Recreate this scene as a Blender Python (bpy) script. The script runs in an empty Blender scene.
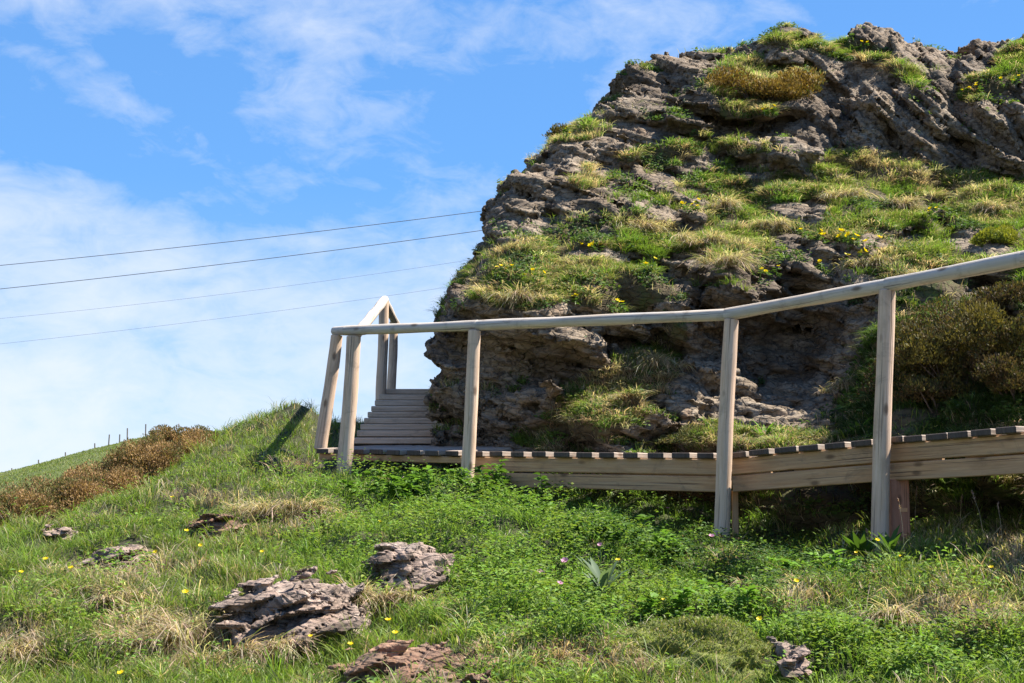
import bpy, math, random, time
import numpy as np
from mathutils import Vector, Matrix
random.seed(7)
RNG = np.random.default_rng(11)
T0 = time.time()
def tick(m): print('TICK', m, round(time.time() - T0, 1), flush=True)
C = bpy.context.scene.collection
F_PX = 1422.0; PITCH = math.radians(6.4); EYE = np.array([0.0, 0.0, 1.6])
CP, SP = math.cos(PITCH), math.sin(PITCH)

# ------------------------------------------------------------------ camera maths
def P(px, py, Y):
    a = (np.asarray(px, float) - 512) / F_PX; b = (341.5 - np.asarray(py, float)) / F_PX
    dx = a; dy = CP - b * SP; dz = SP + b * CP
    s = np.asarray(Y, float) / dy
    return np.stack(np.broadcast_arrays(dx * s, dy * s, dz * s + EYE[2]), -1)
def proj(p):
    q = p - EYE
    d = q[..., 1] * CP + q[..., 2] * SP
    u = -q[..., 1] * SP + q[..., 2] * CP
    d = np.maximum(d, 0.05)
    return 512 + F_PX * q[..., 0] / d, 341.5 - F_PX * u / d, d
def V(px, py, Y): return Vector(P(px, py, Y).tolist())

# ------------------------------------------------------------------ noise
TAB = RNG.random((64, 64, 64), dtype=np.float32)
def vnoise(p):
    p = p.astype(np.float32) + 1000.0
    i = np.floor(p).astype(np.int64); f = p - i; f = f * f * (3 - 2 * f)
    i &= 63; j = (i + 1) & 63
    x0, y0, z0 = i[..., 0], i[..., 1], i[..., 2]; x1, y1, z1 = j[..., 0], j[..., 1], j[..., 2]
    fx, fy, fz = f[..., 0], f[..., 1], f[..., 2]
    a = TAB[x0, y0, z0] * (1 - fx) + TAB[x1, y0, z0] * fx
    b = TAB[x0, y1, z0] * (1 - fx) + TAB[x1, y1, z0] * fx
    c = TAB[x0, y0, z1] * (1 - fx) + TAB[x1, y0, z1] * fx
    d = TAB[x0, y1, z1] * (1 - fx) + TAB[x1, y1, z1] * fx
    return (a * (1 - fy) + b * fy) * (1 - fz) + (c * (1 - fy) + d * fy) * fz
def chunked(fn):
    def g(p, *a, **k):
        p = np.asarray(p)
        if p.size < 1200000: return fn(p, *a, **k)
        sh = p.shape[:-1]; q = p.reshape(-1, 3); out = None
        for i in range(0, len(q), 300000):
            r = fn(q[i:i + 300000], *a, **k); r = r if isinstance(r, tuple) else (r,)
            if out is None: out = [np.empty(len(q), np.float32) for _ in r]
            for o_, x in zip(out, r): o_[i:i + 300000] = x
        out = [o_.reshape(sh) for o_ in out]
        return out[0] if len(out) == 1 else tuple(out)
    return g
@chunked
def fbm(p, o=4, s=1.0, off=0.0):
    r = 0; a = 1; t = 0
    for k in range(o):
        r = r + a * (vnoise(p * s + off + 17.3 * k) - .5) * 2; t += a; a *= .5; s *= 2.03
    return r / t
@chunked
def ridged(p, o=4, s=1.0, off=0.0):
    r = 0; a = 1; t = 0
    for k in range(o):
        r = r + a * (1 - np.abs(vnoise(p * s + off + 9.7 * k) - .5) * 4); t += a; a *= .5; s *= 2.1
    return r / t
@chunked
def worley(p, off=0):   # f1, f2, cell value, tilt of a flat facet through the cell
    p = p + 500.0; i = np.floor(p).astype(np.int64)
    f1 = np.full(p.shape[0], 9., np.float32); f2 = f1.copy(); idv = np.zeros(p.shape[0], np.float32); tl = idv.copy()
    for a in (-1, 0, 1):
        for b in (-1, 0, 1):
            for c in (-1, 0, 1):
                g = i + (a, b, c); h = (g + off) & 63
                o = np.stack([TAB[h[:, 0], h[:, 1], h[:, 2]], TAB[h[:, 1], h[:, 2], h[:, 0]], TAB[h[:, 2], h[:, 0], h[:, 1]]], -1)
                v = p - g - o; d = np.sqrt((v * v).sum(1)).astype(np.float32)
                n = d < f1
                f2 = np.where(n, f1, np.minimum(f2, d)); idv = np.where(n, o[:, 0], idv); f1 = np.where(n, d, f1)
                tl = np.where(n, ((o[:, [1, 2, 0]] - .5) * v).sum(1), tl)
    return f1, f2, idv, tl
def sstep(a, b, x):
    t = np.clip((x - a) / (b - a), 0, 1); return t * t * (3 - 2 * t)
def tps(xy, v, lam=1e-3):
    xy = np.asarray(xy, float); v = np.asarray(v, float); n = len(v)
    def K(r): return np.where(r > 1e-9, r * r * np.log(np.maximum(r, 1e-9)), 0)
    A = K(np.linalg.norm(xy[:, None] - xy[None], axis=-1)) + lam * np.eye(n)
    Q = np.hstack([np.ones((n, 1)), xy])
    M = np.block([[A, Q], [Q.T, np.zeros((3, 3))]])
    w = np.linalg.solve(M, np.concatenate([v, np.zeros(3)]))
    def f(q):
        out = w[n] + q @ w[n + 1:]
        for k in range(n): out = out + w[k] * K(np.linalg.norm(q - xy[k], axis=-1))
        return out
    return f
def bil(G, x0, y0, st, x, y):
    u = np.clip((x - x0) / st, 0, G.shape[0] - 1.001); v = np.clip((y - y0) / st, 0, G.shape[1] - 1.001)
    i = u.astype(int); j = v.astype(int); u = u - i; v = v - j
    return (G[i, j] * (1 - u) + G[i + 1, j] * u) * (1 - v) + (G[i, j + 1] * (1 - u) + G[i + 1, j + 1] * u) * v
def ell(px, py, L, soft=.35):
    m = np.zeros(np.shape(px))
    for cx, cy, rx, ry, rot in L:
        c, s = math.cos(math.radians(rot)), math.sin(math.radians(rot))
        a = (px - cx) * c + (py - cy) * s; b = -(px - cx) * s + (py - cy) * c
        d = np.sqrt((a / rx) ** 2 + (b / ry) ** 2)
        m = np.maximum(m, 1 - sstep(1 - soft, 1 + soft, d))
    return m

# ------------------------------------------------------------------ mesh helpers
def npmesh(name, v, quads=None, tris=None, mat=None, parent=None, smooth=True, col=None, uv=None, attrs=None):
    me = bpy.data.meshes.new(name)
    v = np.ascontiguousarray(v, np.float32)
    q = np.zeros((0, 4), np.int32) if quads is None else np.asarray(quads, np.int32)
    t = np.zeros((0, 3), np.int32) if tris is None else np.asarray(tris, np.int32)
    me.vertices.add(len(v)); me.vertices.foreach_set('co', v.ravel())
    nl = q.size + t.size; me.loops.add(nl)
    me.loops.foreach_set('vertex_index', np.concatenate([q.ravel(), t.ravel()]))
    me.polygons.add(len(q) + len(t))
    st = np.concatenate([np.arange(len(q)) * 4, q.size + np.arange(len(t)) * 3]).astype(np.int32)
    me.polygons.foreach_set('loop_start', st)
    me.polygons.foreach_set('use_smooth', np.full(len(q) + len(t), smooth))
    me.update(calc_edges=True)
    if col is not None:
        a = me.color_attributes.new('Col', 'FLOAT_COLOR', 'POINT')
        c4 = np.ones((len(v), 4), np.float32); c4[:, :3] = col; a.data.foreach_set('color', c4.ravel())
    if attrs:
        for k, d in attrs.items():
            a = me.attributes.new(k, 'FLOAT', 'POINT'); a.data.foreach_set('value', np.asarray(d, np.float32))
    if uv is not None:
        l = me.uv_layers.new(name='UVMap'); l.data.foreach_set('uv', np.asarray(uv, np.float32).ravel())
    o = bpy.data.objects.new(name, me); C.objects.link(o)
    if mat: me.materials.append(mat)
    if parent: o.parent = parent
    return o
def tag(o, label=None, cat=None, group=None, kind=None):
    for k, x in (('label', label), ('category', cat), ('group', group), ('kind', kind)):
        if x: o[k] = x
    return o
def empty(name, loc=(0, 0, 0)):
    o = bpy.data.objects.new(name, None); C.objects.link(o); o.location = loc; o.empty_display_size = .1; return o

class MB:   # mesh builder for timber: boxes and tubes, uv in metres (u along the grain)
    def __init__(s): s.v = []; s.f = []; s.uv = []; s.ends = []
    def tube(s, pts, rad, seg=14, wob=0.0, cap=True):
        pts = [Vector(p) for p in pts]; n = len(pts); b = len(s.v); L = 0; us = []
        for i in range(n):
            if i: L += (pts[i] - pts[i - 1]).length
            us.append(L)
            t = (pts[min(i + 1, n - 1)] - pts[max(i - 1, 0)]).normalized()
            r = Vector((0, 1, 0)) if abs(t.y) < .8 else Vector((1, 0, 0))
            x = t.cross(r).normalized(); y = t.cross(x).normalized()
            R = rad if not isinstance(rad, (list, tuple)) else rad[i]
            for k in range(seg):
                a = 2 * math.pi * k / seg
                q = R * (1 + wob * (random.random() - .5) * .4 + wob * math.sin(3 * a + i * .7) * .3)
                s.v.append(pts[i] + x * math.cos(a) * q + y * math.sin(a) * q)
        s0 = random.random() * 10
        for i in range(n - 1):
            for k in range(seg):
                k2 = (k + 1) % seg
                s.f.append((b + i * seg + k, b + i * seg + k2, b + (i + 1) * seg + k2, b + (i + 1) * seg + k))
                c = 2 * math.pi * (rad if not isinstance(rad, (list, tuple)) else rad[i]) / seg
                s.uv += [(us[i] + s0, k * c), (us[i] + s0, (k + 1) * c), (us[i + 1] + s0, (k + 1) * c), (us[i + 1] + s0, k * c)]
        if cap:
            for i, rev in ((0, True), (n - 1, False)):
                idx = [b + i * seg + k for k in range(seg)]
                R = rad if not isinstance(rad, (list, tuple)) else rad[i]
                # bevelled end
                t = (pts[1] - pts[0]).normalized() * -1 if i == 0 else (pts[-1] - pts[-2]).normalized()
                b2 = len(s.v)
                for k in idx: s.v.append(pts[i] + (s.v[k] - pts[i]) * .86 + t * R * .1)
                idx2 = [b2 + k for k in range(seg)]
                for k in range(seg):
                    k2 = (k + 1) % seg
                    f = (idx[k], idx[k2], idx2[k2], idx2[k]); s.f.append(f if not rev else f[::-1]); s.uv += [(s0, k * .01)] * 4
                s.f.append(tuple(idx2) if not rev else tuple(idx2[::-1]))
                s.uv += [(s0 + .03 * math.cos(k), .03 * math.sin(k)) for k in range(seg)]
    def box(s, o, ax, ay, az, bev=.006):   # o corner, full edge vectors; grain along ax
        o, ax, ay, az = Vector(o), Vector(ax), Vector(ay), Vector(az)
        X, Y, Z = ax.length, ay.length, az.length; ex, ey, ez = ax / X, ay / Y, az / Z
        b = min(bev, Y * .3, Z * .3, X * .3); base = len(s.v); s0 = random.random() * 20; s1 = random.random() * 20
        nx = max(2, int(X / .25) + 1)
        ring = [(b, 0), (Y - b, 0), (Y, b), (Y, Z - b), (Y - b, Z), (b, Z), (0, Z - b), (0, b)]
        per = [0, Y, Y, Y + Z, Y + Z, 2 * Y + Z, 2 * Y + Z, 2 * (Y + Z)]
        st = [(0, b)] + [(X * (i + .0) / nx if 0 < i < nx else (b if i == 0 else X - b), 0) for i in range(nx + 1)] + [(X, b)]
        for (x, ins) in st:
            for (y, z) in ring:
                yy = min(max(y, ins), Y - ins); zz = min(max(z, ins), Z - ins)
                s.v.append(o + ex * x + ey * yy + ez * zz)
        for i in range(len(st) - 1):
            for k in range(8):
                k2 = (k + 1) % 8
                s.f.append((base + i * 8 + k, base + (i + 1) * 8 + k, base + (i + 1) * 8 + k2, base + i * 8 + k2))
                pa = per[k]; pb = per[k2] if k2 else per[7] + b
                s.uv += [(st[i][0] + s0, pa + s1), (st[i + 1][0] + s0, pa + s1), (st[i + 1][0] + s0, pb + s1), (st[i][0] + s0, pb + s1)]
        e = len(st) - 1; s.ends += [len(s.f), len(s.f) + 1] + [len(s.f) - 1 - k for k in range(8)] + [len(s.f) - e * 8 + k for k in range(8)]
        s.f.append(tuple(base + k for k in range(8))); s.uv += [(s0 + ring[k][1] * .3, s1 + ring[k][0]) for k in range(8)]
        s.f.append(tuple(base + e * 8 + 7 - k for k in range(8))); s.uv += [(s0 + ring[7 - k][1] * .3, s1 + ring[7 - k][0]) for k in range(8)]
    def build(s, name, mat, parent=None, smooth=False, endmat=None):
        me = bpy.data.meshes.new(name); me.from_pydata([tuple(v) for v in s.v], [], s.f)
        l = me.uv_layers.new(name='UVMap'); l.data.foreach_set('uv', np.array(s.uv, np.float32).ravel())
        if smooth:
            me.polygons.foreach_set('use_smooth', [True] * len(me.polygons))
            me.set_sharp_from_angle(angle=math.radians(40))
        me.materials.append(mat); me.update()
        if endmat:
            me.materials.append(endmat)
            for i in s.ends: me.polygons[i].material_index = 1
        import bmesh
        bm = bmesh.new(); bm.from_mesh(me); bmesh.ops.recalc_face_normals(bm, faces=bm.faces); bm.to_mesh(me); bm.free()
        o = bpy.data.objects.new(name, me); C.objects.link(o)
        if parent: o.parent = parent
        return o

def surface_nets(Fv, o, st):
    ins = Fv > 0
    nx, ny, nz = Fv.shape
    c = np.zeros((nx - 1, ny - 1, nz - 1), np.int8)
    for a in (0, 1):
        for b in (0, 1):
            for d in (0, 1): c += ins[a:nx - 1 + a, b:ny - 1 + b, d:nz - 1 + d]
    act = (c > 0) & (c < 8); idx = np.full(act.shape, -1, np.int32)
    I = np.argwhere(act); idx[act] = np.arange(len(I))
    acc = np.zeros((len(I), 3)); cnt = np.zeros(len(I))
    cs = [(a, b, d) for a in (0, 1) for b in (0, 1) for d in (0, 1)]
    for A in cs:
        for B in cs:
            if sum(abs(A[k] - B[k]) for k in range(3)) == 1 and A < B:
                fa = Fv[I[:, 0] + A[0], I[:, 1] + A[1], I[:, 2] + A[2]]; fb = Fv[I[:, 0] + B[0], I[:, 1] + B[1], I[:, 2] + B[2]]
                m = (fa > 0) != (fb > 0); t = np.where(m, fa / np.where(m, fa - fb, 1), 0)
                acc += m[:, None] * (np.array(A) + t[:, None] * (np.array(B) - np.array(A))); cnt += m
    v = (I + acc / cnt[:, None]) * st + np.array(o)
    quads = []
    for ax in range(3):
        sl0 = [slice(1, -1)] * 3; sl1 = [slice(1, -1)] * 3; sl0[ax] = slice(0, -1); sl1[ax] = slice(1, None)
        a = ins[tuple(sl0)]; b = ins[tuple(sl1)]
        for flip, m in ((False, a & ~b), (True, ~a & b)):
            E = np.argwhere(m)
            off = np.ones(3, int); off[ax] = 0; E = E + off
            u, w = [(1, 2), (2, 0), (0, 1)][ax]
            du = np.zeros(3, int); du[u] = 1; dw = np.zeros(3, int); dw[w] = 1
            g = lambda e: idx[e[:, 0], e[:, 1], e[:, 2]]
            q = np.stack([g(E - du - dw), g(E - dw), g(E), g(E - du)], -1)
            if flip: q = q[:, ::-1]
            quads.append(q)
    q = np.concatenate(quads); return v, q[(q >= 0).all(1)]
def subdiv(v, q, lv=1):   # split every quad in four, then relax a little
    n = len(v)
    e = np.sort(np.stack([q, np.roll(q, -1, 1)], -1), -1).reshape(-1, 2)
    key = e[:, 0].astype(np.int64) * n + e[:, 1]; uq, inv = np.unique(key, return_inverse=True); inv = inv.reshape(-1, 4)
    a, b = uq // n, uq % n; ev = (v[a] + v[b]) / 2; fv_ = v[q].mean(1)
    # soften: pull old points a third of the way to the mean of their edge midpoints
    acc = np.zeros((n, 3)); c = np.bincount(a, minlength=n) + np.bincount(b, minlength=n)
    for k in range(3): acc[:, k] = np.bincount(a, ev[:, k], n) + np.bincount(b, ev[:, k], n)
    v2 = v * .5 + acc / np.maximum(c, 1)[:, None] * .5
    V2 = np.concatenate([v2, ev, fv_]); m = n + len(uq) + np.arange(len(q)); E = inv + n
    Q2 = np.concatenate([np.stack([q[:, k], E[:, k], m, E[:, k - 1]], -1) for k in range(4)])
    return V2, Q2
def vnormals(v, q):
    n = np.cross(v[q[:, 2]] - v[q[:, 0]], v[q[:, 3]] - v[q[:, 1]])
    out = np.zeros_like(v)
    for k in range(4):
        for c in range(3): out[:, c] += np.bincount(q[:, k], n[:, c], len(v))
    return out / np.maximum(np.linalg.norm(out, axis=1, keepdims=True), 1e-9)

# ------------------------------------------------------------------ materials
class NT:
    def __init__(s, name):
        s.m = bpy.data.materials.new(name); s.m.use_nodes = True; s.t = s.m.node_tree; s.n = s.t.nodes
        s.b = s.n['Principled BSDF']; s.out = s.n['Material Output']
    def node(s, t, **kw):
        n = s.n.new(t)
        for k, v in kw.items():
            if k.startswith('i_'): n.inputs[k[2:].replace('_', ' ')].default_value = v
            else: setattr(n, k, v)
        return n
    def link(s, a, b): s.t.links.new(a, b)
    def noise(s, vec, scale, detail=5, rough=.6, dist=0):
        n = s.node('ShaderNodeTexNoise'); n.inputs['Scale'].default_value = scale; n.inputs['Detail'].default_value = detail
        n.inputs['Roughness'].default_value = rough; n.inputs['Distortion'].default_value = dist
        if vec: s.link(vec, n.inputs['Vector'])
        return n.outputs['Fac']
    def ramp(s, fac, stops):
        r = s.node('ShaderNodeValToRGB'); e = r.color_ramp.elements
        while len(e) > 1: e.remove(e[-1])
        for i, (p, c) in enumerate(stops):
            x = e[0] if i == 0 else e.new(p)
            x.position = p; x.color = (*c, 1) if isinstance(c, tuple) else (c, c, c, 1)
        s.link(fac, r.inputs['Fac']); return r.outputs['Color']
    def mix(s, f, a, b, mode='MIX'):
        m = s.node('ShaderNodeMix', data_type='RGBA', blend_type=mode)
        for i, x in ((0, f), (6, a), (7, b)):
            if hasattr(x, 'links') or hasattr(x, 'is_linked'): s.link(x, m.inputs[i])
            else: m.inputs[i].default_value = (*x, 1) if isinstance(x, tuple) else x
        return m.outputs[2]
    def math(s, op, a, b=0.0, clamp=False):
        m = s.node('ShaderNodeMath', operation=op, use_clamp=clamp)
        for i, x in ((0, a), (1, b)):
            if hasattr(x, 'is_linked'): s.link(x, m.inputs[i])
            else: m.inputs[i].default_value = x
        return m.outputs[0]
    def mapping(s, vec, scale=(1, 1, 1), rot=(0, 0, 0), loc=(0, 0, 0)):
        m = s.node('ShaderNodeMapping'); m.inputs['Scale'].default_value = scale; m.inputs['Rotation'].default_value = rot; m.inputs['Location'].default_value = loc
        s.link(vec, m.inputs['Vector']); return m.outputs['Vector']
    def bump(s, h, strength, dist, nrm=None):
        b = s.node('ShaderNodeBump'); b.inputs['Strength'].default_value = strength; b.inputs['Distance'].default_value = dist
        s.link(h, b.inputs['Height'])
        if nrm: s.link(nrm, b.inputs['Normal'])
        return b.outputs['Normal']

def rock_mat(name, cols, rust=.25, soil=True, strata_rot=(0.25, -.3, 0)):
    k = NT(name); co = k.node('ShaderNodeTexCoord').outputs['Object']
    st = k.mapping(co, (1.2, 1.2, 7), strata_rot)
    n1 = k.noise(co, 1.1, 6, .62, .4); n2 = k.noise(st, 1.6, 8, .68, .6); n3 = k.noise(co, 9, 7, .7); n4 = k.noise(co, 38, 4, .65)
    c = k.ramp(n2, [(.28, cols[0]), (.45, cols[1]), (.6, cols[2]), (.78, cols[3])])
    c = k.mix(k.ramp(n1, [(.40, 0.), (.62, .75)]), c, cols[4])
    c = k.mix(k.ramp(k.noise(co, 2.6, 5, .6, 1.), [(.56, 0.), (.68, rust)]), c, (.27, .13, .06))
    c = k.mix(k.ramp(n3, [(.56, 0.), (.72, .6)]), c, (.46, .42, .35))           # lichen
    c = k.mix(k.ramp(k.noise(co, 6.5, 5, .7, .6), [(.53, 0.), (.62, .8)]), c, (.05, .038, .03))
    c = k.mix(k.ramp(k.noise(co, .75, 6, .65, .8), [(.46, 0.), (.58, .78)]), c, (.08, .058, .040))  # dark lichen
    c = k.mix(k.ramp(n4, [(.35, .45), (.6, 0.)]), c, (.08, .068, .058))
    if soil:
        a = k.node('ShaderNodeAttribute', attribute_name='soil').outputs['Fac']
        a = k.math('ADD', a, k.math('MULTIPLY', k.math('SUBTRACT', n3, .5), .8))
        sc = k.ramp(k.noise(co, 5, 6, .7), [(.3, (.035, .026, .016)), (.5, (.09, .07, .036)), (.65, (.07, .085, .025)), (.8, (.15, .12, .065))])
        c = k.mix(k.ramp(a, [(.42, 0.), (.58, 1.)]), c, sc)
    k.link(c, k.b.inputs['Base Color']); k.b.inputs['Roughness'].default_value = .92
    k.b.inputs['Specular IOR Level'].default_value = .25
    nr = k.bump(n2, .6, .035)
    nr = k.bump(n3, .7, .022, nr)
    v = k.node('ShaderNodeTexVoronoi', feature='DISTANCE_TO_EDGE'); v.inputs['Scale'].default_value = 7
    k.link(k.mapping(co, (1, 1, 2.4), strata_rot), v.inputs['Vector'])
    nr = k.bump(k.ramp(v.outputs['Distance'], [(0., 0.), (.08, 1.)]), .7, .03, nr)
    nr = k.bump(n4, .7, .009, nr)
    k.link(nr, k.b.inputs['Normal']); return k.m

def wood_mat(name, c0, c1, c2, grey=(.36, .35, .33), greyamt=.5, dark=.0, knots=True):
    k = NT(name); uv = k.node('ShaderNodeUVMap').outputs['UV']; oi = k.node('ShaderNodeObjectInfo').outputs['Random']
    off = k.node('ShaderNodeVectorMath', operation='ADD'); cx = k.node('ShaderNodeCombineXYZ')
    k.link(k.math('MULTIPLY', oi, 37.0), cx.inputs[0]); k.link(k.math('MULTIPLY', oi, 11.0), cx.inputs[2])
    k.link(uv, off.inputs[0]); k.link(cx.outputs[0], off.inputs[1]); uv = off.outputs[0]
    g = k.noise(k.mapping(uv, (2.2, 55, 1)), 1.0, 6, .65, .25); g2 = k.noise(k.mapping(uv, (.9, 7, 1)), 1.0, 4, .6, .5)
    c = k.ramp(g, [(.25, c0), (.5, c1), (.75, c2)])
    c = k.mix(k.ramp(g2, [(.35, 0.), (.65, greyamt)]), c, grey)
    cr = k.ramp(k.noise(k.mapping(uv, (.8, 90, 1)), 1., 3, .5, .1), [(.61, 0.), (.69, 1.)])
    c = k.mix(k.math('MULTIPLY', cr, .8), c, (.06, .045, .035))
    st = k.ramp(k.noise(k.mapping(uv, (3, 3, 1)), 1.3, 5, .7, .8), [(.55, 0.), (.75, .55 + dark * .4)])
    c = k.mix(st, c, (.13, .10, .075))
    c = k.mix(k.ramp(k.noise(k.mapping(uv, (1.1, 4, 1)), 2.2, 4, .6, .4), [(.5, 0.), (.7, .5)]), c, tuple(x * .55 for x in c1))
    h = g
    if knots:
        v = k.node('ShaderNodeTexVoronoi', feature='F1', distance='EUCLIDEAN'); v.inputs['Scale'].default_value = 1.0; v.inputs['Randomness'].default_value = .9
        k.link(k.mapping(uv, (3.0, 6.5, 1)), v.inputs['Vector'])
        kn = k.ramp(v.outputs['Distance'], [(.07, 1.), (.17, 0.)]); c = k.mix(k.math('MULTIPLY', kn, .75), c, (.10, .055, .03))
    k.link(c, k.b.inputs['Base Color']); k.b.inputs['Roughness'].default_value = .8; k.b.inputs['Specular IOR Level'].default_value = .3
    nr = k.bump(h, .5, .006); nr = k.bump(cr, -.7, .006, nr) if False else nr
    inv = k.math('SUBTRACT', 1.0, cr); nr = k.bump(inv, .6, .006, nr)
    k.link(nr, k.b.inputs['Normal']); return k.m

def leaf_mat(name, trans=.4, rough=.55, spec=.35, gain=1.0):
    k = NT(name); col = k.node('ShaderNodeAttribute', attribute_name='Col').outputs['Color']
    k.link(col, k.b.inputs['Base Color']); k.b.inputs['Roughness'].default_value = rough; k.b.inputs['Specular IOR Level'].default_value = spec
    tr = k.node('ShaderNodeBsdfTranslucent')
    k.link(k.mix(1.0, col, (1.25 * gain, 1.3 * gain, .7 * gain), 'MULTIPLY'), tr.inputs['Color'])
    ms = k.node('ShaderNodeMixShader'); ms.inputs[0].default_value = trans
    k.link(k.b.outputs[0], ms.inputs[1]); k.link(tr.outputs[0], ms.inputs[2]); k.link(ms.outputs[0], k.out.inputs['Surface'])
    return k.m
def plain(name, col, rough=.6, metal=0.):
    k = NT(name); n = k.noise(k.node('ShaderNodeTexCoord').outputs['Object'], 30, 4)
    k.link(k.mix(k.ramp(n, [(.3, 0.), (.7, .35)]), col, tuple(x * .6 for x in col)), k.b.inputs['Base Color'])
    k.b.inputs['Roughness'].default_value = rough; k.b.inputs['Metallic'].default_value = metal; return k.m

M_ROCK = rock_mat('outcrop_rock', [(.10, .072, .048), (.225, .175, .125), (.335, .27, .20), (.46, .39, .31), (.26, .195, .135)])
M_STONE = rock_mat('slope_stone', [(.12, .07, .05), (.31, .225, .18), (.45, .36, .30), (.56, .48, .42), (.36, .26, .21)], .3, False)
M_REDSTONE = rock_mat('rusty_stone', [(.10, .05, .035), (.26, .14, .09), (.40, .24, .16), (.50, .40, .32), (.27, .16, .10)], .8, False)
M_POST = wood_mat('peeled_post_wood', (.46, .30, .19), (.62, .44, .31), (.72, .55, .42), (.56, .46, .38), .35)
M_RAIL = wood_mat('weathered_rail_wood', (.34, .26, .19), (.54, .45, .36), (.66, .58, .49), (.44, .42, .40), .8, .3)
M_BOARD = wood_mat('side_board_wood', (.34, .165, .075), (.52, .30, .15), (.64, .42, .24), (.36, .26, .17), .6, .5)
M_DECK = wood_mat('deck_plank_wood', (.20, .15, .12), (.36, .28, .22), (.50, .42, .35), (.30, .28, .26), .4, .3)
M_END_SHADE = wood_mat('dark_end_and_step_shade', (.035, .025, .02), (.075, .055, .045), (.14, .11, .09), (.08, .07, .065), .6, .3, False)
M_STEP = wood_mat('step_plank_wood', (.46, .31, .20), (.62, .45, .32), (.72, .56, .43), (.54, .45, .37), .5, .1)
M_BLOCK = wood_mat('red_support_wood', (.34, .13, .07), (.50, .21, .12), (.58, .29, .18), (.38, .24, .18), .3)
M_GRASS = leaf_mat('grass_blade', .42, .5, .3, 1.15)
M_LEAF = leaf_mat('herb_leaf', .36, .6, .2, 1.05)
M_SHRUB = leaf_mat('shrub_leaf', .25, .65, .2)
M_PETAL = leaf_mat('petal', .3, .5, .2)
M_TWIG = plain('twig_bark', (.11, .08, .06), .9)
M_CABLE = plain('steel_cable', (.20, .20, .22), .5, .3)
M_WEATHER = plain('grey_weathered_stake', (.22, .19, .17), .9)

k = NT('meadow_soil'); co = k.node('ShaderNodeTexCoord').outputs['Object']
c = k.ramp(k.noise(co, 2.3, 8, .7), [(.3, (.03, .028, .014)), (.48, (.05, .06, .018)), (.6, (.075, .095, .025)), (.78, (.13, .11, .055))])
c = k.mix(k.ramp(k.noise(co, 18, 5, .7), [(.4, .5), (.62, 0.)]), c, (.035, .026, .016))
k.link(c, k.b.inputs['Base Color']); k.b.inputs['Roughness'].default_value = .95
k.link(k.bump(k.noise(co, 14, 7, .75), 1., .06), k.b.inputs['Normal']); M_SOIL = k.m
k = NT('hill_pasture'); co = k.node('ShaderNodeTexCoord').outputs['Object']
c = k.ramp(k.noise(co, .35, 9, .7), [(.3, (.11, .155, .035)), (.5, (.15, .20, .045)), (.7, (.22, .21, .075))])
c = k.mix(k.ramp(k.noise(co, 3.5, 6, .75), [(.42, .4), (.6, 0.)]), c, (.09, .12, .03))
k.link(c, k.b.inputs['Base Color']); k.b.inputs['Roughness'].default_value = .95
k.link(k.bump(k.noise(co, 2.5, 7, .75), 1., .5), k.b.inputs['Normal']); M_HILL = k.m

# ------------------------------------------------------------------ terrain
TC = [(-200, 683, 7.2), (0, 683, 7.2), (250, 683, 7.2), (512, 683, 7.1), (800, 683, 7.1), (1024, 683, 7.0), (1200, 683, 6.8),
      (-150, 600, 9.4), (0, 600, 9.2), (250, 600, 9.1), (512, 600, 9.0), (800, 600, 8.6), (1024, 600, 8.0), (1200, 600, 7.4),
      (0, 560, 10.6), (250, 545, 10.8), (512, 540, 10.6), (640, 572, 9.9), (760, 590, 9.7), (950, 556, 9.3), (900, 620, 8.2),
      (345, 474, 13.2), (467, 496, 12.5), (600, 522, 11.9), (660, 538, 11.5), (722, 548, 11.1), (800, 572, 10.7), (880, 568, 9.95), (1024, 566, 8.9), (1200, 560, 7.8),
      (150, 505, 12.4), (60, 535, 11.8), (-100, 560, 11.8), (250, 470, 13.1),
      (-150, 590, 13), (0, 548, 13.2), (100, 512, 14.4), (170, 470, 15.6), (210, 440, 16.0), (255, 425, 15.9), (300, 416, 15.6), (340, 412, 15.8), (300, 446, 14.3),
      (-150, 640, 17), (0, 590, 17), (100, 545, 17.5), (170, 505, 18.5), (230, 470, 19.5)]
pts = [P(*c) for c in TC]
WC = [(p[0], p[1], p[2]) for p in pts] + [(0, 0, 0.0), (-3, 0, 0.05), (3, 0, -.05), (0, 3.5, .28), (-4, 4, .2), (4, 4, .2),
       (-1.8, 18.5, 2.2), (-1.2, 20.5, 1.8), (-.8, 14.2, 2.0), (-0.8, 16.5, 2.3), (0, 15, 2.1), (2, 14, 1.9), (4, 13, 1.9), (6, 12, 1.9), (3, 18, 2.2), (8, 17, 2.3), (8.5, 10, 1.6)]
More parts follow.
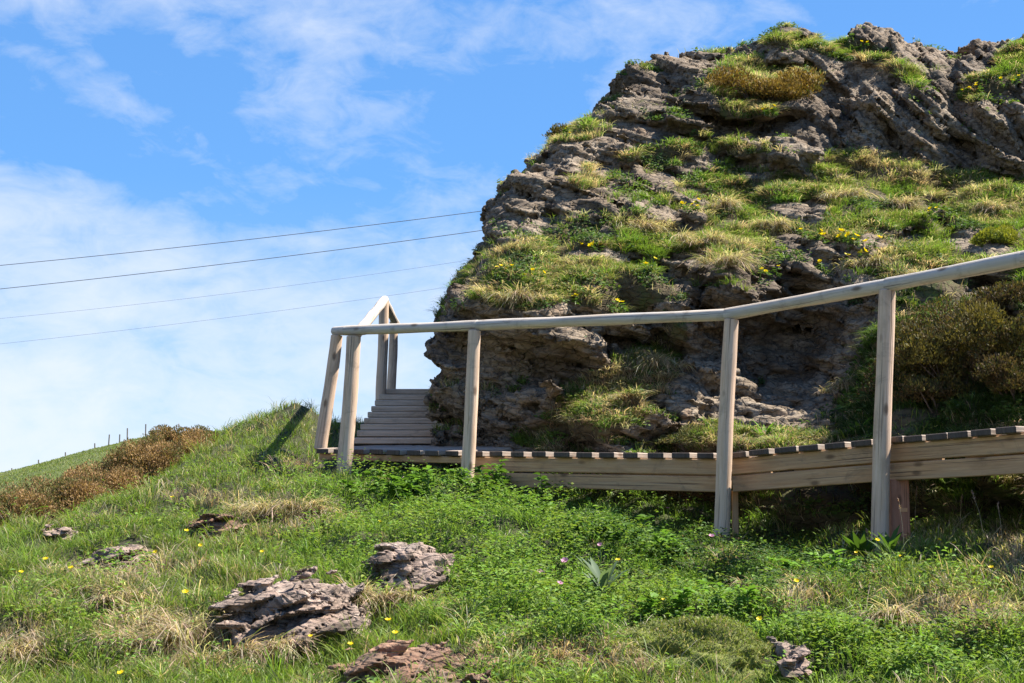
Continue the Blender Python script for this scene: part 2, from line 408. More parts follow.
# under the deck: soil a bit higher behind
tf = tps([(a, b) for a, b, c in WC], [c for a, b, c in WC], 1e-3)
TX0, TY0, TST = -10.0, -2.0, .1
gx = np.arange(TX0, 10.01, TST); gy = np.arange(TY0, 22.01, TST)
GX, GY = np.meshgrid(gx, gy, indexing='ij')
TG = tf(np.stack([GX, GY], -1))
STAIR_X0, STAIR_X1 = -1.6, -.5
def ground(x, y):
    x = np.asarray(x, float); y = np.asarray(y, float)
    xc = np.clip(x, -9.9, 9.9); yc = np.clip(y, -1.9, 21.9)
    z = bil(TG, TX0, TY0, TST, xc, yc)
    d = np.hypot(x - xc, y - yc)
    z = z - np.where(d > 0, .12 * d * np.exp(-d / 900) + 1.2 * (1 - np.exp(-d / 4)), 0)
    p = np.stack([x, y, np.zeros_like(x)], -1)
    near = np.exp(-d / 8)
    h = fbm(p, 3, 1.1, 3.) * .15 + fbm(p, 3, 3.2, 8.) * .09 + fbm(p, 2, 9., 5.) * .018
    if x.size > 1:
        g1 = worley(np.stack([x.ravel() * 1.7 + h.ravel(), y.ravel() * 1.7, x.ravel() * 0 + 2.2], -1), 7)[0].reshape(x.shape)
        h = h + (.5 - g1) * .17
    # soften where the walkway and the steps stand
    px, py, dd = proj(np.stack([x, y, z], -1))
    k = 1 - .7 * ell(px, py, [(400, 450, 90, 30, 0)])
    z = z + h * near * k
    # keep soil below the platform and steps
    m = (1 - sstep(.0, .35, np.maximum(STAIR_X0 - .35 - x, x - (STAIR_X1 + .6)))) * (1 - sstep(0., .3, np.maximum(13.3 - y, y - 17.6)))
    lim = np.interp(y, [13.0, 14.2, 17.2], [1.72, 1.95, 2.60])
    return np.where(m > 0, np.minimum(z, z * (1 - m) + np.minimum(z, lim) * m), z)
far = np.array([12, 15, 20, 28, 40, 60, 90, 140, 220, 400, 800, 1600, 3500.])
xs = np.concatenate([-far[::-1], np.arange(-10, 10.01, .045), far]); ys = np.concatenate([-far[::-1] - 0., np.arange(-2, 3, .25), np.arange(3, 20, .045), np.array([20.5, 21, 22, 24, 27, 31, 38, 50, 70, 110, 180, 300, 600, 1500, 3500.])])
XX, YY = np.meshgrid(xs, ys, indexing='ij'); ZZ = ground(XX, YY)
nX, nY = XX.shape; idx = np.arange(nX * nY).reshape(nX, nY)
q = np.stack([idx[:-1, :-1], idx[1:, :-1], idx[1:, 1:], idx[:-1, 1:]], -1).reshape(-1, 4)
tag(npmesh('ground', np.stack([XX, YY, ZZ], -1).reshape(-1, 3), q, mat=M_SOIL), kind='structure')

def thit(px, py, y0=5.0, y1=20.0):   # where the view ray through a pixel meets the slope
    Ys = np.arange(y0, y1, .03); p = P(px, py, Ys); g = ground(p[:, 0], p[:, 1]); h = np.where(p[:, 2] < g)[0]
    i = h[0] if len(h) else len(Ys) - 1
    return np.array([p[i, 0], p[i, 1], g[i]])

tick('ground')
hx = np.linspace(-60, 5, 200); hy = np.linspace(30, 95, 160)
HX, HY = np.meshgrid(hx, hy, indexing='ij')
rp = P(np.array([-400, 0, 60, 100, 135, 170, 230, 300, 420]), np.array([500, 475, 459, 447, 439, 434, 430, 428, 440]), 60.0)
rz = np.interp(HX, rp[:, 0] * 1.0, rp[:, 2])
Hz = rz - np.where(HY < 60, (60 - HY) * .10 + .004 * (60 - HY) ** 2, (HY - 60) ** 2 * .02)
Hp = np.stack([HX, HY, Hz * 0], -1)
Hz = Hz + fbm(Hp, 4, .12, 2.) * .35 * sstep(0, 12, np.abs(60 - HY)) + fbm(Hp, 4, .6, 4.) * .12
idx = np.arange(HX.size).reshape(HX.shape)
q = np.stack([idx[:-1, :-1], idx[1:, :-1], idx[1:, 1:], idx[:-1, 1:]], -1).reshape(-1, 4)
HV = np.stack([HX, HY, Hz], -1).reshape(-1, 3)
tag(npmesh('hill', HV, q, mat=M_HILL), kind='structure')

# ------------------------------------------------------------------ the outcrop
RC = [(430, 450, 13.9), (500, 450, 13.8), (560, 450, 13.6), (650, 450, 13.2), (724, 450, 12.7), (800, 450, 12.2), (880, 450, 11.7), (950, 450, 11.2), (1024, 445, 10.7), (1150, 440, 9.9), (1300, 430, 9.0),
      (430, 400, 14.0), (500, 400, 13.75), (560, 400, 13.9), (610, 400, 13.8), (680, 400, 13.6), (760, 400, 13.4), (820, 400, 13.2), (900, 400, 12.1), (960, 400, 11.8), (1024, 400, 11.3), (1150, 400, 10.6),
      (440, 340, 13.9), (500, 340, 13.55), (570, 340, 13.5), (640, 340, 14.2), (700, 340, 14.0), (780, 340, 14.0), (840, 340, 13.6), (920, 340, 12.7), (1024, 340, 12.1), (1150, 340, 11.3),
      (465, 300, 13.8), (520, 300, 13.4), (600, 300, 13.5), (680, 300, 13.6), (750, 290, 13.7), (800, 290, 14.2), (860, 300, 13.7), (950, 300, 13.2), (1024, 300, 12.9), (1200, 300, 12.0),
      (486, 250, 14.5), (560, 250, 14.5), (650, 250, 14.6), (750, 250, 14.5), (850, 250, 13.9), (950, 250, 14.2), (1024, 250, 13.8),
      (500, 200, 15.3), (600, 200, 15.4), (700, 200, 15.7), (800, 200, 15.7), (900, 200, 15.6), (1024, 200, 15.3), (1200, 200, 14.8),
      (540, 165, 15.8), (620, 165, 16.2), (720, 165, 16.5), (830, 165, 16.6), (930, 165, 16.6), (1024, 165, 16.2),
      (590, 110, 16.9), (680, 110, 17.1), (780, 110, 17.0), (880, 110, 16.7), (960, 110, 16.6), (1024, 110, 16.3), (1200, 110, 16),
      (620, 70, 17.9), (700, 60, 17.9), (760, 60, 17.8), (860, 60, 17.6), (960, 60, 17.3), (1024, 60, 17.0), (1200, 60, 17),
      (700, 15, 18.8), (860, 10, 18.6), (1024, 10, 18.2), (1300, 0, 18.2), (430, 560, 14.0), (724, 560, 12.9), (1024, 560, 10.9)]
df = tps([(a / 100, b / 100) for a, b, c in RC], [c for a, b, c in RC], 2e-2)
mx = np.arange(380, 1420, 8.); my = np.arange(-40, 640, 8.)
MX, MY = np.meshgrid(mx, my, indexing='ij')
DM = df(np.stack([MX, MY], -1) / 100)
GRASSZ = [(560, 265, 88, 26, -12), (520, 292, 50, 18, 0), (640, 250, 90, 40, 0), (720, 232, 100, 55, 0), (830, 212, 130, 34, 0), (950, 205, 110, 34, 0), (975, 265, 90, 45, 0), (870, 172, 60, 16, 4), (740, 180, 50, 12, 0),
          (640, 163, 60, 13, -12), (610, 178, 40, 10, -10), (585, 132, 34, 8, -12), (740, 150, 30, 8, 0), (765, 82, 60, 20, -3), (745, 118, 32, 14, 0), (850, 50, 42, 12, 10), (790, 42, 26, 6, 0), (985, 88, 30, 12, -15), (1020, 60, 24, 14, 0),
          (600, 408, 78, 34, -36), (560, 436, 45, 16, 0), (655, 365, 36, 22, -55), (705, 440, 60, 14, 0), (800, 446, 70, 10, 0), (900, 520, 330, 62, 0), (880, 385, 36, 60, 10), (965, 380, 100, 95, 0), (1100, 300, 90, 150, 0), (672, 338, 20, 18, -50), (630, 300, 60, 14, 0), (650,120,14,8,0), (905,75,22,8,30), (700,132,20,7,0)]
ROCKZ = [(622, 198, 44, 15, -8), (590, 256, 34, 7, -4), (800, 335, 60, 66, -10), (725, 355, 34, 40, 0), (820, 262, 34, 22, 0), (760, 168, 34, 12, -10), (690, 195, 22, 6, 0), (625, 260, 24, 8, 5), (740, 270, 16, 20, 20), (880, 240, 20, 10, 0), (660, 215, 16, 8, 0), (790,245,18,12,0)]
def soilmask(px, py):
    q = np.stack([px / 62., py / 30., py * 0 + 3.3], -1)
    return np.clip(ell(px, py, GRASSZ, .3) - ell(px, py, ROCKZ, .3) * 1.2 - .9 * sstep(.13, .30, fbm(q, 3, 1., 5.)) * (py > 120) * (py < 330), 0, 1)
BUMPS = [(590, 418, 66, 30, .5), (645, 378, 36, 30, .35), (785, 350, 62, 55, -.45), (800, 262, 90, 14, .18), (500, 390, 50, 50, -.12), (955, 105, 12, 45, -.4), (925, 150, 30, 26, .25), (600, 150, 14, 30, -.15), (870, 100, 30, 12, .25), (545, 240, 10, 20, -.2),(622, 200, 46, 20, .35), (560, 172, 46, 22, .22), (520, 225, 34, 26, .25), (765, 160, 46, 22, .3), (700, 95, 60, 26, .2), (640, 135, 44, 18, .25), (800, 90, 40, 14, -.15), (835, 130, 40, 30, .3), (930, 120, 30, 40, .2), (895, 140, 9, 50, -.35), (990, 120, 50, 50, .2),
         (845, 105, 8, 40, -.2), (590, 258, 40, 10, .15), (800, 268, 80, 18, .22), (735, 305, 24, 16, .2), (560, 320, 70, 20, .2), (470, 350, 14, 30, -.2), (455, 395, 20, 25, .15), (655, 60, 40, 8, .1), (690, 330, 30, 16, .25), (775, 40, 40, 14, .25), (876, 36, 26, 10, .25)]
for cx, cy, rx, ry, a in BUMPS: DM = DM - a * np.exp(-((MX - cx) / rx) ** 2 - ((MY - cy) / ry) ** 2)
SIL = [(438, 640), (438, 470), (433, 445), (437, 420), (436, 400), (445, 372), (435, 352), (440, 330), (453, 300), (464, 278), (478, 262), (491, 238), (489, 214), (500, 197), (516, 180), (535, 164), (550, 153), (572, 138), (592, 120), (598, 103), (618, 86), (634, 68), (655, 58), (690, 58), (700, 53), (735, 52), (752, 38), (780, 28), (802, 32), (826, 48), (850, 38), (866, 25), (893, 27), (905, 42), (930, 48), (960, 52), (990, 42), (1024, 34), (1100, 22), (1400, 10), (1600, 10), (1600, 640)]
def polysd(px, py, poly):
    d = np.full(px.shape, 1e9); ins = np.zeros(px.shape, bool); n = len(poly)
    for i in range(n):
        (x0, y0), (x1, y1) = poly[i], poly[(i + 1) % n]; ex, ey = x1 - x0, y1 - y0
        t = np.clip(((px - x0) * ex + (py - y0) * ey) / (ex * ex + ey * ey), 0, 1)
        d = np.minimum(d, np.hypot(px - x0 - t * ex, py - y0 - t * ey))
        if y0 != y1: ins ^= ((y0 > py) != (y1 > py)) & (px < x0 + (py - y0) / (y1 - y0) * ex)
    return np.where(ins, d, -d)
sx = np.arange(300, 1600, 4.); sy = np.arange(-120, 700, 4.)
SD = polysd(*np.meshgrid(sx, sy, indexing='ij'), SIL)
def strat(p):   # bedding coordinates
    w = fbm(p, 2, .35, 40.) * .35
    n = np.array([.22, -.18, .96]); n /= np.linalg.norm(n); n2 = np.array([.62, -.35, .70]); n2 /= np.linalg.norm(n2)
    b = sstep(2.6, 3.8, p[..., 0]) * sstep(4.6, 5.6, p[..., 2]); c_ = np.array([3., 16., 5.])
    h = (p @ n) * (1 - b) + ((p - c_) @ n2 + float(c_ @ n)) * b + w
    return h, np.stack([p[..., 0] * .9, p[..., 1] * .9, h * 4.5], -1)
VS = .05
bx = np.arange(-1.6, 8.2, VS); by = np.arange(9.0, 20.6, VS); bz = np.arange(.6, 8.2, VS)
def smin(a, b, k):
    h = np.clip(.5 + .5 * (b - a) / k, 0, 1); return b * (1 - h) + a * h - k * h * (1 - h)
Fv = np.full((len(bx), len(by), len(bz)), -1, np.float32)
for xi in range(0, len(bx), 16):
    A0, A1, A2 = np.meshgrid(bx[xi:xi + 16], by, bz, indexing='ij')
    px, py, dd = proj(np.stack([A0, A1, A2], -1))
    fd = A1 - bil(DM, mx[0], my[0], 8., px, py)
    fs = bil(SD, sx[0], sy[0], 4., px, py) * dd / F_PX
    fv = smin(fd * .8, fs, .30)
    fv = np.minimum(fv, A0 - np.interp(A1, [13.9, 15.2, 18], [-2., -.48, -.3]) + np.clip(A2 - 2.9, 0, 1) * 1.2)
    fv = smin(fv, (8.2 - A2) - .45 * np.maximum(A1 - 18, 0), .3)
    fv = np.minimum(fv, 20.2 - A1); fv = np.minimum(fv, 7.9 - A0)
    near = (np.abs(fv) < .6) & (A1 < 18.6)
    if near.any():
        pn = np.stack([A0[near], A1[near], A2[near]], -1); sm = soilmask(px[near], py[near])
        h, sp = strat(pn)
        rk = fbm(pn, 2, .8, 60.) * .18
        hw = h + fbm(pn, 2, 1.3, 15.) * .10
        f1, f2, cid, tl = worley(np.stack([pn[:, 0] * .95 + hw * .5, pn[:, 1] * .95, hw * 2.9], -1))
        rk += (cid - .5) * .30 + tl * .75 - .17 * np.exp(-((f2 - f1) / .05) ** 2)
        f1, f2, cid, tl = worley(np.stack([pn[:, 0] * 1.45 - hw * .8, pn[:, 1] * 1.45, hw * 7.0], -1), 9)
        rk += (cid - .5) * .16 + tl * .30 - .07 * np.exp(-((f2 - f1) / .06) ** 2)
        g1, g2, gid, gtl = worley(pn * np.array([2.3, 2.3, 2.3]), 20)
        gr = fbm(pn, 3, 1.3, 33.) * .18 + (.55 - g1) * .50
        ed = sstep(.0, .75, fs[near]); rk = rk * (.6 + .4 * ed); rk = np.minimum(rk, .10 + .5 * ed)
        fv[near] += rk * (1 - sm) + np.minimum(gr, .08 + .4 * ed) * sm
    Fv[xi:xi + 16] = fv
Fv[0] = -1; Fv[-1] = -1; Fv[:, 0] = -1; Fv[:, -1] = -1; Fv[:, :, 0] = -1; Fv[:, :, -1] = -1
del A0, A1, A2, near, fd, fs, px, py, dd
v, q = surface_nets(Fv, (bx[0], by[0], bz[0]), VS)
tick('nets')
# keep the largest piece only: drop floating crumbs by label propagation
lab = np.arange(len(v))
for it in range(400):
    m = lab[q].min(1); new = lab.copy()
    for kk in range(4): np.minimum.at(new, q[:, kk], m)
    new = new[new]
    if (new == lab).all(): break
    lab = new
big = np.bincount(lab).argmax(); keepq = lab[q[:, 0]] == big; q = q[keepq]
u, inv = np.unique(q, return_inverse=True); v = v[u]; q = inv.reshape(-1, 4)
v, q = subdiv(v, q, 1)
n = vnormals(v, q); px, py, dd = proj(v); sm = soilmask(px, py)
sm = np.clip(sm + (n[:, 2] - .45) * .5 * (sm > .02), 0, 1)
h, sp = strat(v)
d1 = fbm(sp * np.array([1., 1., 2.2]), 3, 2.6, 5.) * .022 + fbm(v, 2, 9., 50.) * .006
hw = h + fbm(v, 2, 2.5, 15.) * .05
f1, f2, cid, tl = worley(np.stack([v[:, 0] * 3.2 + hw * 2, v[:, 1] * 3.2, hw * 17], -1), 3)
d1 += (cid - .5) * .045 + tl * .06 - .03 * np.exp(-((f2 - f1) / .07) ** 2)
v = v + n * (d1 * (1 - sm * .85) + fbm(v, 3, 5., 77.) * .03 * sm)[:, None]
ROCKV, ROCKQ = v, q; ROCKN = vnormals(v, q)
soilv = soilmask(*proj(v)[:2]) + (ROCKN[:, 2] - .35) * .35 * (1 - ell(*proj(v)[:2], [(800, 335, 60, 66, -10)]))
soilv += .35 * sstep(.55, .85, ROCKN[:, 2]) * sstep(.0, .25, fbm(v, 3, 1.6, 90.))
SOILV = np.clip(soilv, 0, 1)
rock = npmesh('rock_outcrop', v, q, mat=M_ROCK, attrs={'soil': SOILV})
tag(rock, 'large craggy grey brown rock outcrop with grassy ledges rising behind the boardwalk', 'rock outcrop')
print('rock', len(v), len(q))
tick('rock')
# lookup: nearest rock vertex per 4 px cell
px, py, dd = proj(v); cu = ((px + 40) / 4).astype(int); cv = ((py + 80) / 4).astype(int); ok = (cu >= 0) & (cu < 320) & (cv >= 0) & (cv < 220)
order = np.argsort(-dd[ok]); RI = np.full((320, 220), -1, int); RI[cu[ok][order], cv[ok][order]] = np.where(ok)[0][order]
RDEP = np.where(RI >= 0, dd[np.maximum(RI, 0)], 1e9)
def rhit(px, py):
    a, b = int((px + 40) / 4), int((py + 80) / 4)
    for r in range(0, 12):
        best = -1
        for i in range(a - r, a + r + 1):
            for j in range(b - r, b + r + 1):
                if RI[i, j] >= 0 and (best < 0 or dd_all[RI[i, j]] < dd_all[best]): best = RI[i, j]
        if best >= 0: return ROCKV[best].copy(), ROCKN[best]
dd_all = dd

# ------------------------------------------------------------------ vegetation generators
def unit(a): return a / np.maximum(np.linalg.norm(a, axis=-1, keepdims=True), 1e-9)
def blades(p, up, L, w, az, curl, col, droop=0.0, segs=3):
    N = len(p); d = np.stack([np.cos(az), np.sin(az), np.zeros(N)], -1); side = np.stack([-np.sin(az), np.cos(az), np.zeros(N)], -1)
    tw = RNG.uniform(0, math.pi, N); side = unit(side * np.cos(tw)[:, None] + d * np.sin(tw)[:, None])
    ts = [0, .45, .8, 1.0] if segs == 3 else [0, .6, 1.0]
    V_ = []; Cc = []
    for t in ts:
        c = p + up * (L * t * (1 - .35 * curl * t))[:, None] + d * (L * curl * t * t)[:, None]
        c[:, 2] -= droop * L * t ** 3 if np.isscalar(droop) else (droop * L * t ** 3)
        ww = w * (1.0 - .25 * t if t < 1 else 0)
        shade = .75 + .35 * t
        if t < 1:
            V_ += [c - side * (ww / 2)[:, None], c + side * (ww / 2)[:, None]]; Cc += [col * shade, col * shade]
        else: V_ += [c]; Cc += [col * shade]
    m = len(V_); Vv = np.stack(V_, 1).reshape(-1, 3); Cv = np.stack(Cc, 1).reshape(-1, 3); b = np.arange(N)[:, None] * m
    qs = [b + np.array([2 * i, 2 * i + 1, 2 * i + 3, 2 * i + 2]) for i in range(len(ts) - 2)]
    e = 2 * (len(ts) - 2); t_ = b + np.array([e, e + 1, e + 2])
    return Vv, np.concatenate(qs), t_, Cv
def leaves(p, d, nrm, L, W, col, fold=.25, bend=.3):
    # lanceolate leaf: base, two cross stations of three, tip
    N = len(p); d = unit(d); s = unit(np.cross(d, nrm)); u = unit(np.cross(s, d))
    L = np.asarray(L)[:, None] * np.ones((N, 1)); W = np.asarray(W)[:, None] * np.ones((N, 1))
    P0 = p; out = [P0]
    for t, wf in ((.3, .9), (.65, .85)):
        c = p + d * L * t - u * L * bend * t * t
        out += [c - s * W * wf / 2 + u * W * fold, c, c + s * W * wf / 2 + u * W * fold]
    out.append(p + d * L - u * L * bend)
    Vv = np.stack(out, 1).reshape(-1, 3); b = np.arange(N)[:, None] * 8
    qs = np.concatenate([b + np.array([1, 2, 5, 4]), b + np.array([2, 3, 6, 5])])
    ts = np.concatenate([b + np.array([0, 2, 1]), b + np.array([0, 3, 2]), b + np.array([4, 5, 7]), b + np.array([5, 6, 7])])
    return Vv, qs, ts, np.repeat(col, 8, 0)
def merge(parts):
    V_, Q, T, Cc = [], [], [], []; o = 0
    for v, q, t, c in parts:
        V_.append(v); Q.append(q + o); T.append(t + o); Cc.append(c); o += len(v)
    return np.concatenate(V_), np.concatenate(Q), np.concatenate(T), np.concatenate(Cc)
def vegobj(name, parts, mat, parent=None):
    v, q, t, c = merge(parts); return npmesh(name, v, q, t, mat, parent, True, c)
GREEN = np.array([.150, .225, .036]); LUSH = np.array([.155, .25, .045]); OLIVE = np.array([.18, .205, .065]); STRAW = np.array([.54, .44, .31]); DRY = np.array([.27, .205, .145]); HG_ = 0; DARKG = np.array([.045, .085, .02]); YG = np.array([.19, .22, .04])
def jit(c, n, a=.25, b=.12):
    return np.clip(c * (1 + RNG.uniform(-a, a, (n, 1))) * (1 + RNG.uniform(-b, b, (n, 3))), .005, .9)

tick('stones')
# ------------------------------------------------------------------ stones lying in the slope
STONES = [  # px, py(centre), rx, ry px, depth m, material, label, seed
    (292, 608, 68, 34, .55, M_STONE, 'largest flat layered pinkish brown rock half sunk in the grass slope below the steps', 3),
    (410, 565, 42, 23, .45, M_STONE, 'smooth pale grey wedge shaped rock in the bright green grass below the platform', 12),
    (420, 676, 92, 22, .5, M_REDSTONE, 'rusty red broken rock bank at the bottom edge under tufts of grass', 21),
    (133, 555, 36, 10, .3, M_STONE, 'low dark cracked rock slab flush with the grass on the left slope', 33),
    (63, 532, 20, 9, .22, M_STONE, 'small pinkish rock beside the brown heath shrubs at the far left', 41),
    (792, 668, 16, 20, .25, M_STONE, 'small upright pale rock poking out beside the mossy mound', 52),
    (212, 524, 30, 8, .22, M_REDSTONE, 'low brown rock edge showing under dry grass in the middle of the left slope', 61),
    (640, 672, 20, 12, .25, M_REDSTONE, 'small dark red stone under dry grass at the bottom edge', 71)]
stone_ex = []
for (cx, cy, rx, ry, dep, mat, lab_, sd) in STONES:
    g = thit(cx, min(cy + ry * .5, 700)); Y = g[1]; s = Y / F_PX
    hx_, hz_ = rx * s, ry * s * 1.25; cen = np.array([(cx - 512) * s, Y + dep * .25, P(cx, cy + ry * .5, Y)[2]])
    st_ = max(.014, hx_ / 38)
    ax = [np.arange(-e * 1.6, e * 1.6, st_) for e in (hx_, dep, hz_)]
    a, b, c_ = np.meshgrid(*ax, indexing='ij'); pp = np.stack([a, b, c_], -1)
    r = (np.abs(a / hx_) ** 2.6 + np.abs(b / dep) ** 2.6 + np.abs(c_ / hz_) ** 2.6) ** (1 / 2.6)
    Fl = (1 - r) * min(hx_, hz_, dep) * 1.0
    w = (pp + sd * 3.1).reshape(-1, 3); nn = np.array([-.25, -.1, .95]); hh = w @ nn + fbm(w, 2, 1.5, 3.) * .06
    f1, f2, cid, tl = worley(np.stack([w[:, 0] * 3.4, w[:, 1] * 3.4, hh * 15], -1), sd)
    g1, g2, gid, gtl = worley(np.stack([w[:, 0] * 8, w[:, 1] * 8, hh * 34], -1), sd + 5)
    amp = min(hz_, .16) * (.5 if sd == 12 else 1)
    dn = (cid - .5) * .6 * amp + tl * 1.1 * amp - .34 * amp * np.exp(-((f2 - f1) / .05) ** 2) + (gid - .5) * .16 * amp + gtl * .3 * amp - .06 * amp * np.exp(-((g2 - g1) / .07) ** 2) + fbm(w, 2, 2., 6.) * .2 * amp
    Fl = Fl + dn.reshape(Fl.shape)
    Fl[0] = -1; Fl[-1] = -1; Fl[:, 0] = -1; Fl[:, -1] = -1; Fl[:, :, 0] = -1; Fl[:, :, -1] = -1
    vv, qq = surface_nets(Fl, (ax[0][0], ax[1][0], ax[2][0]), st_)
    vv, qq = subdiv(vv, qq, 1); vn = vnormals(vv, qq); vv = vv + vn * (fbm(vv + sd, 3, 22., 4.) * .006)[:, None]
    o = npmesh('rock', vv, qq, mat=mat); o.location = cen; o.data.polygons.foreach_set('use_smooth', [False] * len(qq))
    tag(o, lab_, 'rock', 'rocks in the grass slope'); stone_ex.append((cen[0], cen[1], hx_, dep, cx, cy, rx, ry))
def in_stone(x, y, k=.55):
    m = np.zeros(len(x), bool)
    for (a, b, c_, d, *_) in stone_ex: m |= ((x - a) / c_) ** 2 + ((y - b) / d) ** 2 < k * k
    return m

tick('board')
# ------------------------------------------------------------------ boardwalk geometry
U = Vector((0, 0, 1))
DL = [V(315, 448, 13.9), V(467, 451, 12.78), V(725, 452.5, 11.32), V(880, 437.5, 10.32), V(1024, 425, 9.3), V(1230, 407, 8.1)]
def back_of(a, b): t = (b - a); t.z = 0; t.normalize(); return Vector((-t.y, t.x, 0))
WID = 1.0
bw = empty('boardwalk', DL[1]); tag(bw, 'curved timber boardwalk with dark plank ends and paired side boards', 'boardwalk')
def P_(o, root):   # parent keeping world place
    o.parent = root; o.matrix_parent_inverse = Matrix.Translation(-root.location); return o
secs = [(0, 1, .165, .07), (1, 2, .165, .07), (2, 3, .185, .03), (3, 4, .19, .022), (4, 5, .19, .022)]
for (i, j, pw, gap) in secs:
    a, b = DL[i].copy(), DL[j].copy()
    if i == 2: a.z -= .0
    t = b - a; Ls = t.length; e = t.normalized(); bk = back_of(a, b)
    a = a + e * .02; Ls -= .04
    mb = MB(); s = 0; n_ = round(Ls / (pw + gap)); pit = Ls / n_
    for k_ in range(n_):
        o = a + e * (k_ * pit) - bk * random.uniform(.0, .025) + U * random.uniform(-.052, -.046)
        up = Vector(e.cross(bk)); up = up if up.z > 0 else -up
        wd = (pit - gap) * random.uniform(.86, 1.06)
        rise = U * (.07 if i == 0 else 0.0)   # the platform tilts up to the steps
        mb.box(o, bk * WID + rise, -e * -wd, up * .046)
    P_(mb.build('deck', M_DECK, endmat=M_END_SHADE), bw)
    # side boards (two, one above the other) set back under the plank ends
    up = e.cross(bk); up = up if up.z > 0 else -up
    hb = .125 if i else .06
    for m_ in range(2 if i else 1):
        mb = MB(); o = a + bk * .04 - up * (.052 + (hb + .012) * m_ + hb) + (up * .0)
        mb.box(o, e * (Ls - .0), bk * .045, up * hb)
        P_(mb.build('side_board', M_BOARD), bw)
    mb = MB(); o = a + bk * (WID - .1) - up * (.052 + .2); mb.box(o, e * Ls, bk * .05, up * .2); P_(mb.build('rear_beam', M_BOARD), bw)
# supports below the deck
def gz(x, y): return float(ground(np.array([x, x]), np.array([y, y]))[0])
for (px_, Y_, back, mat, w_) in ((903, 10.12, .14, M_BLOCK, .14), (738, 11.3, .2, M_BOARD, .05), (1090, 8.9, .14, M_BLOCK, .13), (600, 12.3, .5, M_BLOCK, .1), (500, 12.9, .5, M_BLOCK, .1)):
    x = (px_ - 512) / F_PX * Y_; y = Y_ + back
    # deck height there
    best = min(range(len(DL) - 1), key=lambda i: abs((DL[i].x + DL[i + 1].x) / 2 - x)); a, b = DL[best], DL[best + 1]
    f = max(0, min(1, (x - a.x) / (b.x - a.x))); zt = a.z + (b.z - a.z) * f - .31
    zb = gz(x, y) - .2
    mb = MB(); mb.box((x - w_ / 2, y, zb), U * (zt - zb), Vector((w_, 0, 0)), Vector((0, w_, 0)))
    o = P_(mb.build('support_post', mat), bw)
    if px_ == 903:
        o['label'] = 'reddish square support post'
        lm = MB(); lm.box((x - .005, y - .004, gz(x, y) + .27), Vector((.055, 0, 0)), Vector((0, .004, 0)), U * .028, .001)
        t_ = lm.build('sunlit_spot', plain('orange_sun_spot', (.8, .38, .16), .5)); t_.parent = o; t_.matrix_parent_inverse = Matrix.Translation(-bw.location)  # thin orange plate standing in for a spot of sunlight on the post
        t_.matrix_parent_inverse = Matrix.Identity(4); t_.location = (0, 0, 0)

# front railing
RT = [V(336, 331, 14.25), V(352, 330.5, 13.5), V(475, 325.5, 12.62), V(728, 314.5, 11.2), V(888, 285, 10.2), V(1024, 258.5, 9.2), V(1235, 214, 8.0)]
fr = empty('wooden_railing', (RT[3].x, RT[3].y, gz(RT[3].x, RT[3].y))); tag(fr, 'long front railing of pale peeled round logs along the boardwalk edge', 'railing')
def rail(a, b, r, name='rail', root=fr, ext=.03, mat=M_RAIL):
    mb = MB(); a, b = Vector(a), Vector(b); t = (b - a).normalized(); a = a - t * ext; b = b + t * ext; n_ = max(3, int((b - a).length / .15))
    off = Vector((random.uniform(-.008, .008), 0, -.012))
    mb.tube([a.lerp(b, i / n_) for i in range(n_ + 1)], [r * (1 + .05 * math.sin(i * .9 + a.x)) for i in range(n_ + 1)], 18, .06)
    return P_(mb.build(name, mat, smooth=True), root)
rail(RT[0], RT[1] + (RT[2] - RT[1]) * .1, .048)
rail(RT[1] + Vector((-.04, 0, 0)), RT[2], .047); rail(RT[2], RT[3], .047, ext=.01); rail(RT[3], RT[4], .050, ext=.012); rail(RT[4], RT[5] + (RT[5] - RT[4]) * 0, .052, ext=.0)
rail(RT[5], RT[6], .053, ext=.0)
def post(top, bot, r, root=fr, mat=M_POST):
    mb = MB(); a, b = Vector(bot), Vector(top); n_ = 9
    mb.tube([a.lerp(b, i / n_) + Vector((math.sin(i * .6 + a.x) * .004, 0, 0)) for i in range(n_ + 1)], [r * (1.04 - .09 * i / n_ + .02 * math.sin(i * 1.7 + a.x * 5)) for i in range(n_ + 1)], 20, .05)
    return P_(mb.build('post', mat, smooth=True), root)
post(V(337, 336, 14.12), V(320.8, 449, 14.12), .063)
post(V(354, 337, 13.44), V(344, 480, 13.44), .071)
post(V(475, 331, 12.60), V(466, 500, 12.60), .059)
post(V(731, 320, 11.18), V(720.8, 545, 11.18), .061)
post(V(886.5, 291, 10.2), V(879, 575, 10.2), .062)
post(V(1190, 228, 8.22), V(1186, 570, 8.22), .062)
for q_ in [c for c in fr.children]: pass

# steps climbing away behind the platform
stp = empty('wooden_steps', V(356, 436, 14.3)); tag(stp, 'broad wooden steps climbing away around the left side of the rock', 'steps')
NS = 9; y0, y1 = 14.55, 17.1
for i in range(NS):
    f = i / (NS - 1); Y_ = y0 + (y1 - y0) * f
    pyy = 440 + (391 - 440) * f ** .92; pxl = 353.5 + (382 - 353.5) * f
    fl = V(pxl, pyy, Y_); dpt = (y1 - y0) / (NS - 1) + .07
    mb = MB(); mb.box(fl + Vector((0, -.03, -.040)), Vector((1.06 + random.uniform(-.02, .02), 0, 0)), Vector((0, dpt, 0)), U * .064, .008)
    P_(mb.build('tread', M_STEP), stp)
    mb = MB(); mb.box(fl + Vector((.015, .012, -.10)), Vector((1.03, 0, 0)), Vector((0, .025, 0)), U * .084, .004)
    P_(mb.build('riser', M_END_SHADE), stp)  # riser coloured dark to stand in for the shadow gap under each tread
